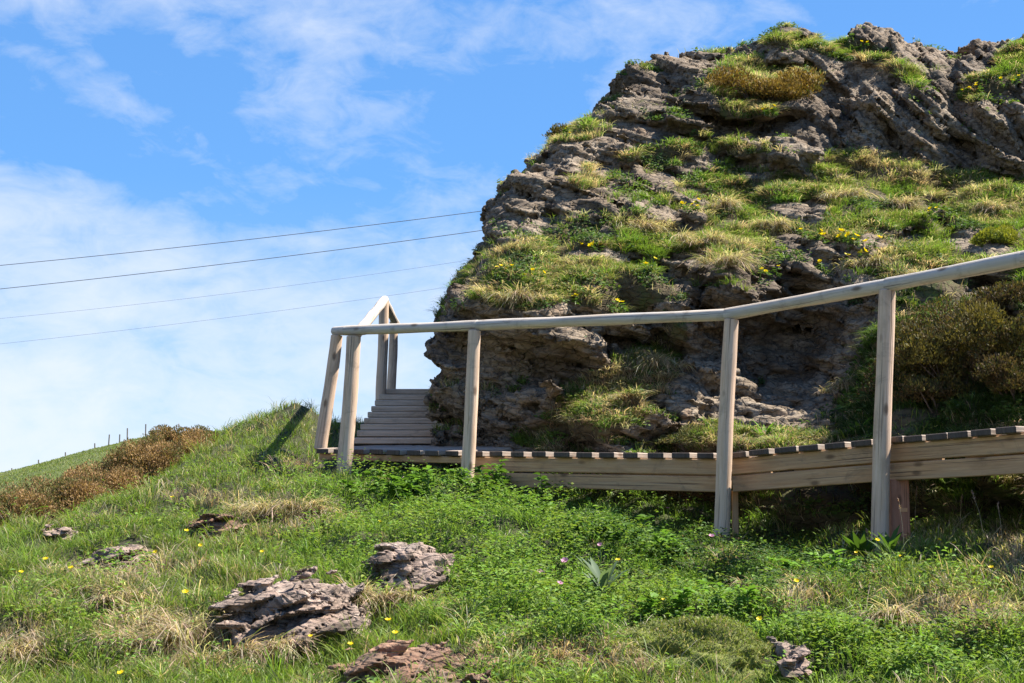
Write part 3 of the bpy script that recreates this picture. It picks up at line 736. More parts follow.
for xo in (.03, .98):
    a = V(353.5, 440, y0) + Vector((xo, .05, -.2)); b = V(382, 391, y1) + Vector((xo, .1, -.2)); b.x = a.x
    mb = MB(); mb.box(a, b - a, Vector((.045, 0, 0)), U * .13); P_(mb.build('stringer', M_BOARD), stp)
# landing above the steps
mb = MB(); tl = V(382, 391, y1)
for i in range(9): mb.box(tl + Vector((0, .25 + i * .2, -.06 - .0 * i)), Vector((1.05, 0, 0)), Vector((0, .18, 0)), U * .045)
P_(mb.build('landing', M_STEP), stp)
sr = empty('stair_railing', V(382, 388, 17.0)); tag(sr, 'short sloping log railing beside the wooden steps with a peak at its top post', 'railing')
top6 = V(384, 303, 16.9)
rail(V(357, 334, 13.75), V(384.5, 300, 16.9), .052, root=sr, ext=.02)
p7 = V(394.5, 321, 18.3)
rail(V(384.5, 301, 16.9), p7 + (p7 - V(384.5, 301, 16.9)) * .25, .05, root=sr, ext=.0)
post(top6, V(381, 400, 16.9), .062, sr); post(V(394, 322, 18.3), V(391, 400, 18.3), .058, sr)

# ------------------------------------------------------------------ cables
CAB = [((-60, 271), (240, 240.5), (520, 206), 60, .014, 'topmost dark overhead cable crossing the sky to the rock'),
       ((-60, 295), (240, 262), (520, 225), 60, .014, 'second overhead cable from the top crossing the sky'),
       ((-60, 324), (200, 297), (520, 252), 100, .008, 'third overhead cable from the top thin and faint against cloud'),
       ((-60, 350), (200, 321), (520, 276), 100, .008, 'lowest overhead cable thin and faint above the hill')]
for (a, m_, b, Y_, r, lab_) in CAB:
    pa, pm, pb = V(a[0], a[1], Y_), V(m_[0], m_[1], Y_), V(b[0], b[1], Y_)
    xs_ = np.linspace(pa.x - 25, pb.x + 35, 60); co_ = np.polyfit([pa.x, pm.x, pb.x], [pa.z, pm.z, pb.z], 2)
    mb = MB(); mb.tube([(x, Y_, float(np.polyval(co_, x))) for x in xs_], r, 6); o = mb.build('overhead_cable', M_CABLE, smooth=True)
    tag(o, lab_, 'cable', 'overhead cables')

# stakes on the far ridge
k_ = 0
for (px_, hgt) in ((14, .35), (40, .4), (67, .5), (96, .5), (109, .8), (120, .7), (128, 1.0), (146, 1.05), (168, .6)):
    X = (px_ - 512) / F_PX * 59.5; i = int(np.clip((X - hx[0]) / (hx[1] - hx[0]), 0, 198)); j = int((59.5 - hy[0]) / (hy[1] - hy[0]))
    zb = HV[(i * len(hy) + j)][2]; mb = MB(); mb.tube([(X, 59.5, zb - .3), (X + random.uniform(-.06, .06), 59.5, zb + hgt * .62)], .028, 8)
    o = mb.build('fence_stake', M_WEATHER, smooth=True); tag(o, 'tiny weathered stake standing on the far grassy ridge', 'stake', 'stakes along the far ridge')

tick('slope')
# ------------------------------------------------------------------ grass on the slope
LUSHZ = [(560, 560, 230, 80, 8), (450, 500, 110, 30, 0), (900, 660, 160, 30, 0), (640, 610, 200, 40, 5)]
DRYZ = [(290, 515, 50, 16, 10), (150, 640, 60, 26, 30), (235, 655, 40, 26, 0), (120, 575, 60, 12, 0), (955, 620, 60, 26, 0), (365, 605, 16, 16, 0), (560, 660, 70, 16, 0), (790, 600, 30, 20, 0), (440, 605, 26, 10, 0), (300, 468, 30, 6, 0), (20, 640, 30, 20, 0), (740, 560, 40, 8, 0), (1010, 560, 20, 30, 0), (200, 500, 40, 8, 0)]
def frustum_pts(n, ymin=6.3, ymax=17.5, marg=.16):
    Y = ymin * (ymax / ymin) ** RNG.random(n); X = Y * (RNG.uniform(-.36 - marg, .36 + marg, n)); return X, Y
def groundp(X, Y):
    return np.stack([X, Y, ground(X, Y)], -1)
MOUND = thit(705, 672)
def meadow_filter(p):
    x, y = p[:, 0], p[:, 1]; px, py, d = proj(p)
    k = ~in_stone(x, y)
    k &= ((x - MOUND[0]) / .44) ** 2 + ((y - MOUND[1] - .1) / .36) ** 2 > 1
    k &= ~((x > -1.75) & (x < -.3) & (y > 13.9) & (y < 18.8))      # steps
    k &= ~((x < -.2) & (x > -1.95) & (y > 13.25) & (y < 15))
    # behind the rail on the rock side is the outcrop
    rx = np.clip(((px + 40) / 4).astype(int), 0, 319); ry = np.clip(((py + 80) / 4).astype(int), 0, 219)
    k &= RDEP[rx, ry] > d + .02
    return k
up_tilt = lambda n: unit(np.stack([RNG.normal(0, .12, n), RNG.normal(0, .12, n), np.ones(n)], -1))
def meadow_cols(p, n, dryb=0.0):
    px, py, d = proj(p); lush = ell(px, py, LUSHZ, .4); dry = ell(px, py, DRYZ, .5)
    nz = fbm(p, 3, 1.5, 12.); r = RNG.random(n)
    c = jit(GREEN, n)
    c = np.where((r < .30 + .3 * nz + dryb - .15 * lush)[:, None], jit(OLIVE, n), c)
    c = np.where((lush > r)[:, None], jit(LUSH, n), c)
    r2 = RNG.random(n)
    dr = np.clip(.12 + .28 * nz + .75 * dry - .15 * lush + dryb, 0.01, .95)
    c = np.where((r2 < dr)[:, None], np.where((RNG.random(n) < .5)[:, None], jit(STRAW, n), jit(DRY, n)), c)
    return c, lush, dry
parts = []
n = 185000; X, Y = frustum_pts(n); p = groundp(X, Y); p = p[meadow_filter(p)]; n = len(p)
c, lush, dry = meadow_cols(p, n)
keep = RNG.random(n) > lush * .35
p, c, dry, lush = p[keep], c[keep], dry[keep], lush[keep]; n = len(p)
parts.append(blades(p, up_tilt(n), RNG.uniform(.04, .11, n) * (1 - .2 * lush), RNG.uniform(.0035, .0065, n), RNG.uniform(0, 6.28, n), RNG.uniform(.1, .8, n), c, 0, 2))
# tufts
nt = 10800; X, Y = frustum_pts(nt); ct = groundp(X, Y); k_ = meadow_filter(ct); ct = ct[k_]; nt = len(ct)
_, tl_, td_ = meadow_cols(ct, nt); cnt = RNG.integers(14, 34, nt); rad = RNG.uniform(.03, .09, nt); hgt = RNG.uniform(.07, .19, nt) * (1 - .3 * tl_) + .10 * (RNG.random(nt) < .08)
tcol, _, _ = meadow_cols(ct, nt, .02)
I = np.repeat(np.arange(nt), cnt); n = len(I); az = RNG.uniform(0, 6.28, n); rr = rad[I] * np.sqrt(RNG.random(n))
X = ct[I, 0] + rr * np.cos(az); Y = ct[I, 1] + rr * np.sin(az); p = groundp(X, Y); p[:, 2] -= .01
c = tcol[I] * (1 + RNG.uniform(-.25, .25, (n, 1))); alt, _, _ = meadow_cols(p, n); c = np.where((RNG.random(n) < .4)[:, None], alt, c)
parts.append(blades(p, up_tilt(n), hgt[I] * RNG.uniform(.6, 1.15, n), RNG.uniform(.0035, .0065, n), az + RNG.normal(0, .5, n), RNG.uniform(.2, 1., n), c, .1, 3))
# foreground longer grass near the lower edge
o = vegobj('meadow_grass', parts, M_GRASS); tag(o, 'green meadow grass mixed with straw covering the slope below the boardwalk', 'grass', kind='stuff')
print('meadow', len(o.data.vertices))

tick('meadow')
# herbs: low broad leaves
n = 215000; X, Y = frustum_pts(n, 6.4, 13.6); p = groundp(X, Y); px, py, d = proj(p)
hz = np.clip(ell(px, py, LUSHZ, .5) + .16 * (fbm(p, 3, 1.1, 44.) > .12) + .3 * ell(px, py, [(780, 590, 200, 50, 10)], .4), 0, 1)
k_ = meadow_filter(p) & (RNG.random(n) < hz) & (fbm(p, 2, 3., 70.) > -.35); p = p[k_]; n = len(p)
hg = (fbm(p, 3, 2.2, 20.) * .5 + .5); p[:, 2] += RNG.uniform(.01, .13, n) * (.4 + hg) + .17 * sstep(.02, .35, fbm(p, 2, 1.9, 61.)) * RNG.random(n) ** .5 * (1 - ell(*proj(p)[:2], [(790, 535, 190, 40, 6)], .4))
az = RNG.uniform(0, 6.28, n); d = np.stack([np.cos(az), np.sin(az), RNG.uniform(-.1, .7, n)], -1)
nr = unit(np.stack([RNG.normal(0, .3, n), RNG.normal(0, .3, n), np.ones(n)], -1))
hc = np.where((fbm(p, 2, 1.6, 31.) > .1)[:, None], jit(np.array([.17, .25, .04]), n), jit(LUSH, n, .3))
px, py, d_ = proj(p); hc = np.where((RNG.random(n) < .2 + .6 * ell(px, py, [(740, 540, 150, 45, 8)], .5))[:, None], jit(DARKG * 1.3, n), hc)  # some dark herbs; more below the deck, their colour imitating its shadow
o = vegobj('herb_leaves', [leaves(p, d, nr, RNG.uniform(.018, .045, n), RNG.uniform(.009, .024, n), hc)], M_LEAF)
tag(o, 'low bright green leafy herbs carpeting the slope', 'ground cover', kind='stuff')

# far ridge grass
n = 60000; X = RNG.uniform(-26, -8, n); Y = RNG.uniform(38, 61, n); i = np.clip(((X - hx[0]) / (hx[1] - hx[0])), 0, 198); j = (Y - hy[0]) / (hy[1] - hy[0])
z = bil(Hz, 0, 0, 1., i, j); p = np.stack([X, Y, z - .02], -1); c = np.where((RNG.random(n) < .3)[:, None], jit(np.array([.22, .23, .08]), n), jit(np.array([.17, .22, .05]), n))
o = vegobj('hill_grass', [blades(p, up_tilt(n), RNG.uniform(.04, .11, n), RNG.uniform(.015, .03, n), RNG.uniform(0, 6.28, n), RNG.uniform(.1, .6, n), c, 0, 2)], M_GRASS)
tag(o, 'short pasture grass on the far hill', 'grass', kind='stuff')

# ------------------------------------------------------------------ grass on the outcrop
Q = ROCKQ; fc = ROCKV[Q].mean(1); fa = .5 * np.linalg.norm(np.cross(ROCKV[Q[:, 2]] - ROCKV[Q[:, 0]], ROCKV[Q[:, 3]] - ROCKV[Q[:, 1]]), axis=1)
fn = ROCKN[Q].mean(1); fs_ = SOILV[Q].mean(1); px, py, d = proj(fc)
vis = (px > -20) & (px < 1060) & (py < 570) & (fc[:, 1] < 18.8)
def rock_sample(n, w):
    cs_ = np.cumsum(w); i = np.searchsorted(cs_, RNG.random(n) * cs_[-1]); i = np.minimum(i, len(w) - 1)
    a, b = RNG.random((n, 1)), RNG.random((n, 1)); v0, v1, v2, v3 = (ROCKV[Q[i, k]] for k in range(4))
    return (v0 * (1 - a) + v1 * a) * (1 - b) + (v3 * (1 - a) + v2 * a) * b, fn[i], i
gm = (.05 + .95 * sstep(-.18, .05, fbm(fc, 3, 1.7, 123.))) * sstep(.4, .7, fs_) * sstep(-.25, .2, fn[:, 2]) * vis * fa
def rock_cols(p, n, bias=0., nz_=None):
    if nz_ is not None: bias = bias + .55 * (1 - sstep(.15, .6, nz_)) - .08
    px, py, d = proj(p); nz = fbm(p, 3, 1.4, 99.); r = RNG.random(n)
    c = jit(OLIVE * .95, n); c = np.where((r < .62 + .6 * nz)[:, None], jit(GREEN, n), c); c = np.where((fbm(p, 2, 2.6, 17.) > .22)[:, None], jit(LUSH, n), c)
    dr = np.clip(.30 - .9 * nz + bias, .02, .92)
    c = np.where((RNG.random(n) < dr)[:, None], np.where((RNG.random(n) < .55)[:, None], jit(STRAW, n), jit(DRY, n)), c)
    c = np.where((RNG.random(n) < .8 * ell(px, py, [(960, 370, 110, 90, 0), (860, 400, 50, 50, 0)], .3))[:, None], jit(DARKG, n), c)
    return c
n = 100000; p, nn_, fi = rock_sample(n, gm); up = unit(nn_ * .5 + np.array([0, 0, .8]) + RNG.normal(0, .12, (n, 3)))
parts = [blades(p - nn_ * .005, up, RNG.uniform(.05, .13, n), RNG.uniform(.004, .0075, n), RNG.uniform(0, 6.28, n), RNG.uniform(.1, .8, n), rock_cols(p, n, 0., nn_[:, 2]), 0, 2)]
nt = 6200; ct, cn, fi = rock_sample(nt, gm); cnt = RNG.integers(16, 40, nt); hgt = RNG.uniform(.09, .21, nt); tcol = rock_cols(ct, nt, .06, cn[:, 2])
I = np.repeat(np.arange(nt), cnt); n = len(I); az = RNG.uniform(0, 6.28, n); rr = RNG.uniform(.02, .06, nt)[I] * np.sqrt(RNG.random(n))
p = ct[I] + np.stack([rr * np.cos(az), rr * np.sin(az), np.zeros(n)], -1) - cn[I] * .03
up = unit(cn[I] * .5 + np.array([0, 0, .8]) + RNG.normal(0, .12, (n, 3)))
down = np.arctan2(cn[I, 1], cn[I, 0]); az2 = np.where(RNG.random(n) < .55, down + RNG.normal(0, .7, n), az)
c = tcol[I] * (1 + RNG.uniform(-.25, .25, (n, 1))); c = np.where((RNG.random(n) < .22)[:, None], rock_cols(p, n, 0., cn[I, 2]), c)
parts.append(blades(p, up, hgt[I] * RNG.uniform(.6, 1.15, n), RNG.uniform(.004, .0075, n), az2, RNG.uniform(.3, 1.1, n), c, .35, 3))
o = vegobj('ledge_grass', parts, M_GRASS); tag(o, 'tufty green and straw grass growing on the ledges of the rock outcrop', 'grass', kind='stuff')
# crevice cushions: low leaves in rock cracks
n = 42000; w = sstep(.30, .6, fs_) * sstep(.1, .6, fn[:, 2]) * vis * fa * (fbm(fc, 3, 2.3, 7.) > .02); p, nn_, fi = rock_sample(n, w); p = p + nn_ * RNG.uniform(0, .06, (n, 1))
az = RNG.uniform(0, 6.28, n); d = np.stack([np.cos(az), np.sin(az), RNG.uniform(-.1, .7, n)], -1)
hc = np.where((fbm(p, 2, 2.2, 3.) > .05)[:, None], jit(np.array([.10, .16, .03]), n), jit(np.array([.075, .125, .035]), n))
o = vegobj('ledge_herbs', [leaves(p, d, unit(nn_ + RNG.normal(0, .3, (n, 3))), RNG.uniform(.025, .05, n), RNG.uniform(.015, .028, n), hc)], M_LEAF)
tag(o, 'small green leafy cushions growing in the cracks of the outcrop', 'ground cover', kind='stuff')

tick('shrubs')
# ------------------------------------------------------------------ shrubs
def shrub(name, loc, R, n, cols, L, W, label, cat, group=None, lobes=9, nrm=None, upright=.6, seed=1):
    rg = np.random.default_rng(seed); root = empty(name, tuple(loc)); tag(root, label, cat, group)
    Lc = [(rg.uniform(-.7, .7) * R[0], rg.uniform(-.7, .7) * R[1], rg.uniform(.15, .75) * R[2], rg.uniform(.35, .6)) for _ in range(lobes)]
    mb = MB()
    tips = []
    for (x, y, z, s) in Lc:
        for _ in range(3):
            a = Vector((x * .25, y * .25, -.05)); e = Vector((x + rg.uniform(-.3, .3) * R[0] * s, y + rg.uniform(-.3, .3) * R[1] * s, z + rg.uniform(0, .5) * R[2] * s))
            m_ = a.lerp(e, .5) + Vector((rg.uniform(-.04, .04), rg.uniform(-.04, .04), .02)); mb.tube([a, m_, e], [.008, .006, .003], 5, 0, False)
    br = mb.build('branches', M_TWIG); br.parent = root
    pi = rg.integers(0, lobes, n); dirs = unit(rg.normal(0, 1, (n, 3))); dirs[:, 2] = np.abs(dirs[:, 2]) * .9 - .15
    Lc = np.array(Lc); rad = (rg.random(n) ** .35)[:, None]; base = Lc[pi][:, :3] + dirs * rad * Lc[pi][:, 3:4] * np.array(R)
    # knobbly outline and gaps
    wn = fbm(base + seed * 3.3, 3, 7., 0.); keep = wn > -.28; base, dirs, pi = base[keep], dirs[keep], pi[keep]; m = len(base)
    base = base + dirs * (wn[keep] * .12)[:, None]
    d = unit(dirs * (1 - upright) + np.array([0, 0, upright]) + rg.normal(0, .35, (m, 3)))
    ci = (fbm(base + seed, 2, 4., 2.) + rg.normal(0, .25, m)); c = np.where((ci > .12)[:, None], cols[0], np.where((ci > -.15)[:, None], cols[1], cols[2])) * (1 + rg.uniform(-.25, .25, (m, 1)))
    fo = vegobj('foliage', [leaves(base, d, unit(rg.normal(0, 1, (m, 3))), rg.uniform(L * .6, L * 1.2, m), rg.uniform(W * .7, W * 1.2, m), c, .1, .15)], M_SHRUB); fo.parent = root
    return root
BR = [np.array([.36, .23, .11]), np.array([.20, .12, .055]), np.array([.15, .14, .05])]
k_ = 0
HS = [(14, 512, 46, 34, 'heath shrub at the left edge lowest in the brown row'), (62, 498, 44, 32, 'second heath shrub from the left edge in the brown row'), (112, 484, 42, 30, 'middle heath shrub of the brown row below the far ridge'), (148, 462, 34, 28, 'fourth heath shrub from the left in the brown row'), (180, 452, 32, 34, 'tallest reddish brown heath shrub at the top of the row against the sky')]
for (cx, cy, rx, ry, lab_) in HS:
    Y_ = np.interp(cx, [0, 100, 170, 210], [13.3, 14.2, 15.2, 15.7]); s = Y_ / F_PX; x = (cx - 512) * s; zg = gz(x, Y_)
    zc = P(cx, cy + ry, Y_)[2]; shrub('heath_shrub', (x, Y_, max(min(zc, zg + .12), zg - .1)), (rx * s * 1.25, .5, ry * s * 1.55), 34000, BR, .026, .010, 'reddish brown ' + lab_, 'shrub', 'brown heath shrubs on the left slope', 20, seed=cx)
def rshrub(px_, py_, rx, ry, dep, n, cols, L, W, lab_, lobes=9, seed=1, name='dwarf_shrub', dz=0.):
    p, nn_ = rhit(px_, py_); s = p[1] / F_PX; p = p + np.array([0, .08, -ry * s * .4 + dz])
    shrub(name, p, (rx * s, dep, ry * s * 1.5), n, cols, L, W, lab_, 'shrub', None, lobes, seed=seed)
DJ = [np.array([.15, .12, .03]), np.array([.06, .062, .02]), np.array([.095, .065, .028])]
rshrub(968, 372, 78, 66, .6, 48000, DJ, .034, .013, 'big dark olive brown shrub bulging over the right end of the deck', 18, 5)
rshrub(945, 405, 44, 30, .35, 16000, DJ, .032, .013, 'low dark shrub directly behind the deck right of the tallest front post', 9, 19)
rshrub(1020, 395, 40, 40, .35, 16000, DJ, .032, .013, 'dark shrub behind the deck cut by the right edge', 9, 29)
rshrub(1005, 318, 52, 34, .45, 18000, DJ, .034, .013, 'dark twiggy shrub above the rail at the right edge', 9, 15)
rshrub(760, 92, 56, 22, .4, 12000, [np.array([.26, .17, .04]), np.array([.20, .12, .035]), np.array([.13, .12, .03])], .045, .016, 'orange brown cushion shrub high on the outcrop below its left summit', 12, 6)
rshrub(995, 240, 24, 18, .26, 9000, [np.array([.30, .30, .04]), np.array([.22, .24, .03]), np.array([.12, .15, .03])], .035, .013, 'small bright yellow green shrub near the right edge above the rail', 5, 7)
rshrub(575, 133, 32, 8, .2, 2600, [np.array([.17, .15, .04]), np.array([.11, .11, .03]), np.array([.13, .09, .03])], .035, .013, 'flat olive shrub draped on the upper left skyline of the outcrop', 6, 8)
rshrub(690, 440, 34, 12, .25, 4500, [np.array([.12, .15, .05]), np.array([.09, .11, .035]), np.array([.13, .12, .05])], .03, .012, 'low grey green cushion shrub behind the deck left of the fourth post', 7, 10)
# mossy mound at the bottom
g = MOUND; root = empty('moss_mound', (g[0], g[1] + .12, g[2] - .02)); tag(root, 'low rounded mossy green mound at the bottom edge right of centre', 'moss mound')
th, ph = np.meshgrid(np.linspace(0, 2 * math.pi, 121)[:-1], np.linspace(0, math.pi * .62, 50), indexing='ij')
mp = np.stack([np.cos(th) * np.sin(ph), np.sin(th) * np.sin(ph), np.cos(ph)], -1).reshape(-1, 3)
mr = 1 + fbm(mp, 3, 1.6, 8.) * .45 + fbm(mp, 2, 5., 18.) * .12; mpos = mp * mr[:, None] * np.array([.50, .34, .24])
ii = np.arange(120 * 50).reshape(120, 50); i2 = np.roll(ii, -1, 0)
kq = np.stack([ii[:, :-1], ii[:, 1:], i2[:, 1:], i2[:, :-1]], -1).reshape(-1, 4)
k = NT('moss_cushion'); co = k.node('ShaderNodeTexCoord').outputs['Object']
k.link(k.ramp(k.noise(co, 12, 6, .7), [(.3, (.07, .075, .02)), (.5, (.15, .18, .035)), (.7, (.23, .24, .06))]), k.b.inputs['Base Color']); k.b.inputs['Roughness'].default_value = .95
k.link(k.bump(k.noise(co, 60, 5, .7), 1., .02), k.b.inputs['Normal'])
o = npmesh('mound', mpos, kq, mat=k.m); o.parent = root
i_ = RNG.integers(0, len(mpos), 26000); pb = mpos[i_] + RNG.normal(0, .008, (26000, 3)); n_ = unit(mpos[i_] / np.array([.50, .34, .24]) ** 2)
mc = np.where((fbm(pb, 2, 6., 3.) > .0)[:, None], jit(np.array([.20, .25, .045]), 26000), jit(np.array([.14, .17, .04]), 26000)); mc = np.where((RNG.random(26000) < .12)[:, None], jit(STRAW * .7, 26000), mc)
v_, q_, t_, c_ = blades(pb, unit(n_ + RNG.normal(0, .5, (26000, 3))), RNG.uniform(.008, .028, 26000), RNG.uniform(.003, .006, 26000), RNG.uniform(0, 6.28, 26000), RNG.uniform(.2, .9, 26000), mc, 0, 2)
npmesh('moss_tufts', v_, q_, t_, M_GRASS, root, True, c_)

# sprig on the rock edge
def stem_plant(name, loc, n_st, H, leafL, leafW, col, label, cat, spread=.12, group=None, seed=0, flowers=None, lean=.2, per=9):
    rg = np.random.default_rng(seed); root = empty(name, tuple(loc)); tag(root, label, cat, group); mb = MB(); Lp, Ld, tips = [], [], []
    for i in range(n_st):
        a = Vector((rg.normal(0, spread * .4), rg.normal(0, spread * .4), -.02)); h = H * rg.uniform(.65, 1.1); l = Vector((rg.normal(0, lean), rg.normal(0, lean), 1)).normalized()
        e = a + l * h; m_ = a.lerp(e, .5) + Vector((rg.normal(0, .01), rg.normal(0, .01), 0)); mb = MB(); mb.tube([a, m_, e], [.004, .0035, .002], 5, 0, False); mb.build('stem', plain_green).parent = root; tips.append(e)
        for j in range(per):
            t = rg.uniform(.1, 1.); q_ = a.lerp(m_, t * 2) if t < .5 else m_.lerp(e, t * 2 - 1); az = rg.uniform(0, 6.28); Lp.append(q_); Ld.append((math.cos(az), math.sin(az), rg.uniform(.1, .8)))
    m = len(Lp); fo = vegobj('leaves', [leaves(np.array([tuple(x) for x in Lp]), np.array(Ld), unit(np.array([0, 0, 1.]) + rg.normal(0, .2, (m, 3))), rg.uniform(leafL * .6, leafL * 1.1, m), rg.uniform(leafW * .7, leafW * 1.1, m), np.clip(col * (1 + rg.uniform(-.25, .25, (m, 1))), 0, 1))], M_LEAF); fo.parent = root
    if flowers:
        fcol, fr_, cnt_ = flowers
        for i in range(cnt_):
            c_ = tips[i % len(tips)] + Vector((rg.normal(0, .012), rg.normal(0, .012), rg.uniform(0, .02)))
            b = blossom_mesh(fcol, fr_, rg); b.location = c_; b.parent = root; b.rotation_euler = (rg.uniform(-.1, .9), rg.uniform(-.5, .5), rg.uniform(0, 6))
    return root
plain_green = plain('green_stem', (.12, .18, .05), .6)
def blossom_mesh(col, r, rg):
    np_ = 6; az = np.arange(np_) * 2 * math.pi / np_; d = np.stack([np.cos(az), np.sin(az), np.full(np_, .25)], -1)
    L1 = leaves(np.zeros((np_, 3)), d, np.tile([0, 0, 1.], (np_, 1)), np.full(np_, r), np.full(np_, r * .85), np.clip(np.tile(col, (np_, 1)) * rg.uniform(.85, 1.1, (np_, 1)), 0, 1), .08, -.25)
    L2 = leaves(np.tile([0, 0, .003], (5, 1)), np.stack([np.cos(az[:5] + .5), np.sin(az[:5] + .5), np.full(5, 1.)], -1), np.tile([0, 0, 1.], (5, 1)), np.full(5, r * .4), np.full(5, r * .3), np.tile(col * .75, (5, 1)), .1, 0)
    return vegobj('blossom', [L1, L2], M_PETAL)
YEL = np.array([.85, .66, .02]); PINK = np.array([.55, .28, .42])
HG = np.array([.10, .19, .03])
# leafy plants
LP = [(420, 492, 14, .30, 'first clump of leafy plants under the platform right of the second post', HG * 1.2), (395, 484, 9, .22, 'low leafy clump under the platform beside the second post', HG), (497, 492, 16, .34, 'tall leafy plant climbing the side boards right of the third post', HG * .9), (532, 508, 12, .24, 'dark leafy plant spreading from under the side boards', HG), (655, 545, 12, .20, 'leafy clump in the half shade below the middle boards', HG * 1.3), (690, 600, 12, .20, 'leafy green clump left of the round dark shrublet on the slope', HG * 1.3), (815, 570, 10, .2, 'pale green leafy clump below the right hand boards', HG * 1.5), (600, 530, 10, .2, 'dark leafy plant in the shade under the middle boards', HG * .8)]
for i, (a, b, ns, H, lab_, cc) in enumerate(LP):
    g = thit(a, b + 12); stem_plant('leafy_plant', g, ns, H, .085, .046, cc, lab_, 'plant', .45, 'leafy plants below the boardwalk', 100 + i, None, .4, 22)
def rosette(loc, n_, L, W, col, label, seed):
    rg = np.random.default_rng(seed); root = empty('broadleaf_plant', tuple(loc)); tag(root, label, 'plant', 'broad leaved plants'); az = rg.uniform(0, 6.28, n_); d = np.stack([np.cos(az) * .55, np.sin(az) * .55, rg.uniform(.5, 1.3, n_)], -1)
    p = np.stack([np.cos(az) * .015, np.sin(az) * .015, rg.uniform(-.02, .08, n_)], -1)
    nr = unit(np.stack([-np.cos(az), -np.sin(az), np.full(n_, .6)], -1))
    o = vegobj('leaves', [leaves(p, d, nr, rg.uniform(L * .7, L, n_), rg.uniform(W * .7, W, n_), np.clip(col * (1 + rg.uniform(-.2, .2, (n_, 1))), 0, 1), .12, .25)], M_LEAF); o.parent = root
rosette(thit(602, 606) + np.array([0, 0, .05]), 18, .26, .055, np.array([.12, .17, .10]), 'grey green star shaped plant in the middle of the grass slope', 1)
rosette(thit(862, 566), 16, .26, .06, HG * .6, 'broad dark leaved plant in front of the tallest front post', 2)
rosette(thit(890, 560), 12, .2, .05, HG * .6, 'smaller broad leaved plant at the foot of the red support', 3)
rosette(thit(735, 622), 9, .2, .05, HG * .8, 'upright narrow leaved plant above the mossy mound', 4)
for (a, b, sd, lab_) in ((765, 430, 5, 'bright green broad leaved plant behind the deck between fourth and fifth posts'), (857, 430, 6, 'bright green pointed leaved plant behind the deck beside the tallest front post')):
    p, nn_ = rhit(a, b); rosette(p - np.array([0, .0, .08]), 16, .2, .045, np.array([.13, .24, .04]), lab_, sd)
# flowers on the outcrop
FL = [(596, 243, 5, 'bright yellow flower clump on the middle of the left ledge'), (852, 240, 5, 'largest yellow blossoms above the dark hollow in the rock'), (848, 255, 3, 'yellow blossoms hanging at the lip of the dark hollow'), (833, 234, 3, 'small yellow blossom left of the largest blossoms'), (808, 232, 3, 'leafy yellow flower plant left of the dark hollow'), (768, 266, 4, 'pale yellow flowers on the slope left of the dark hollow'), (690, 205, 6, 'yellow green flower patch right of the grey boulder on the ledge'), (975, 88, 7, 'yellow flower cushion on top of the right hand cliff'), (860, 45, 4, 'yellow flowers just under the highest summit of the outcrop'), (770, 108, 6, 'yellow flowers under the orange brown shrub'), (500, 268, 4, 'yellow flowers at the left brow of the ledge'), (535, 276, 4, 'yellow flowers in leafy green near the left brow'), (577, 300, 3, 'single yellow flowers just above the rail near the third post'), (610, 305, 3, 'yellow flowers just above the rail right of the third post'), (1012, 78, 4, 'yellow flowers at the right edge of the upper cliff'), (645, 262, 3, 'small yellow flowers right of the left ledge rock band'), (560, 122, 2, 'tiny yellow flowers on the upper left skyline'), (826, 262, 3, 'yellow flowers on the hollow roof among roots'), (925, 215, 3, 'yellow flowers in the grass on the right ledge')]
for i, (a, b, ns, lab_) in enumerate(FL):
    p, nn_ = rhit(a, b + 6); big_ = .04 if 'largest' in lab_ or 'lip' in lab_ or 'bright' in lab_ else .026
    stem_plant('flower_clump', p, max(3, ns), .13, .05, .024, np.array([.09, .16, .03]), lab_, 'flowers', .18, 'yellow flower clumps on the outcrop', 200 + i, (YEL, big_, ns), .5, 12)
for i, (a, b, lab_) in enumerate([(437, 303, 'dark sprig sticking out of the left edge of the rock over the rail')]):
    p, nn_ = rhit(456, 306); stem_plant('sprig', p + np.array([-.03, -.03, -.02]), 7, .14, .04, .02, DARKG, lab_, 'plant', .1, None, 3, None, .6, 10)
# flowers in the meadow
rg = np.random.default_rng(5); kk = 0
for (a, b, col, r, lab_, gr) in [(x, y, YEL, .019, 'small yellow buttercup in the meadow grass', 'buttercups in the meadow') for x, y in ((172, 508), (185, 612), (155, 568), (45, 575), (70, 585), (20, 590), (262, 567), (186, 545), (350, 668), (388, 640), (618, 576), (857, 568), (838, 558), (878, 556), (992, 585), (940, 558), (797, 600), (664, 618), (395, 655), (120, 700), (700, 640), (760, 640), (955, 470 + 90), (380, 535), (200, 560), (900, 575), (310, 660))] + \
        [(x, y, PINK, .024, 'small pink clover flower in the lush grass', 'pink clovers in the meadow') for x, y in ((565, 577), (540, 590), (712, 551), (600, 560), (560, 602), (668, 520))]:
    g = thit(a, b + 8); root = empty('meadow_flower', tuple(g)); tag(root, lab_, 'flower', gr); mb = MB(); mb.tube([(0, 0, -.01), (.006, 0, .08), (.0, .0, .15)], [.003, .003, .002], 5, 0, False); s_ = mb.build('stem', plain_green); s_.parent = root
    bl = blossom_mesh(col, r * (1 + rg.uniform(-.2, .3)), rg); bl.parent = root; bl.location = (0, 0, .15); bl.rotation_euler = (rg.uniform(.2, .9), 0, rg.uniform(-.6, .6))

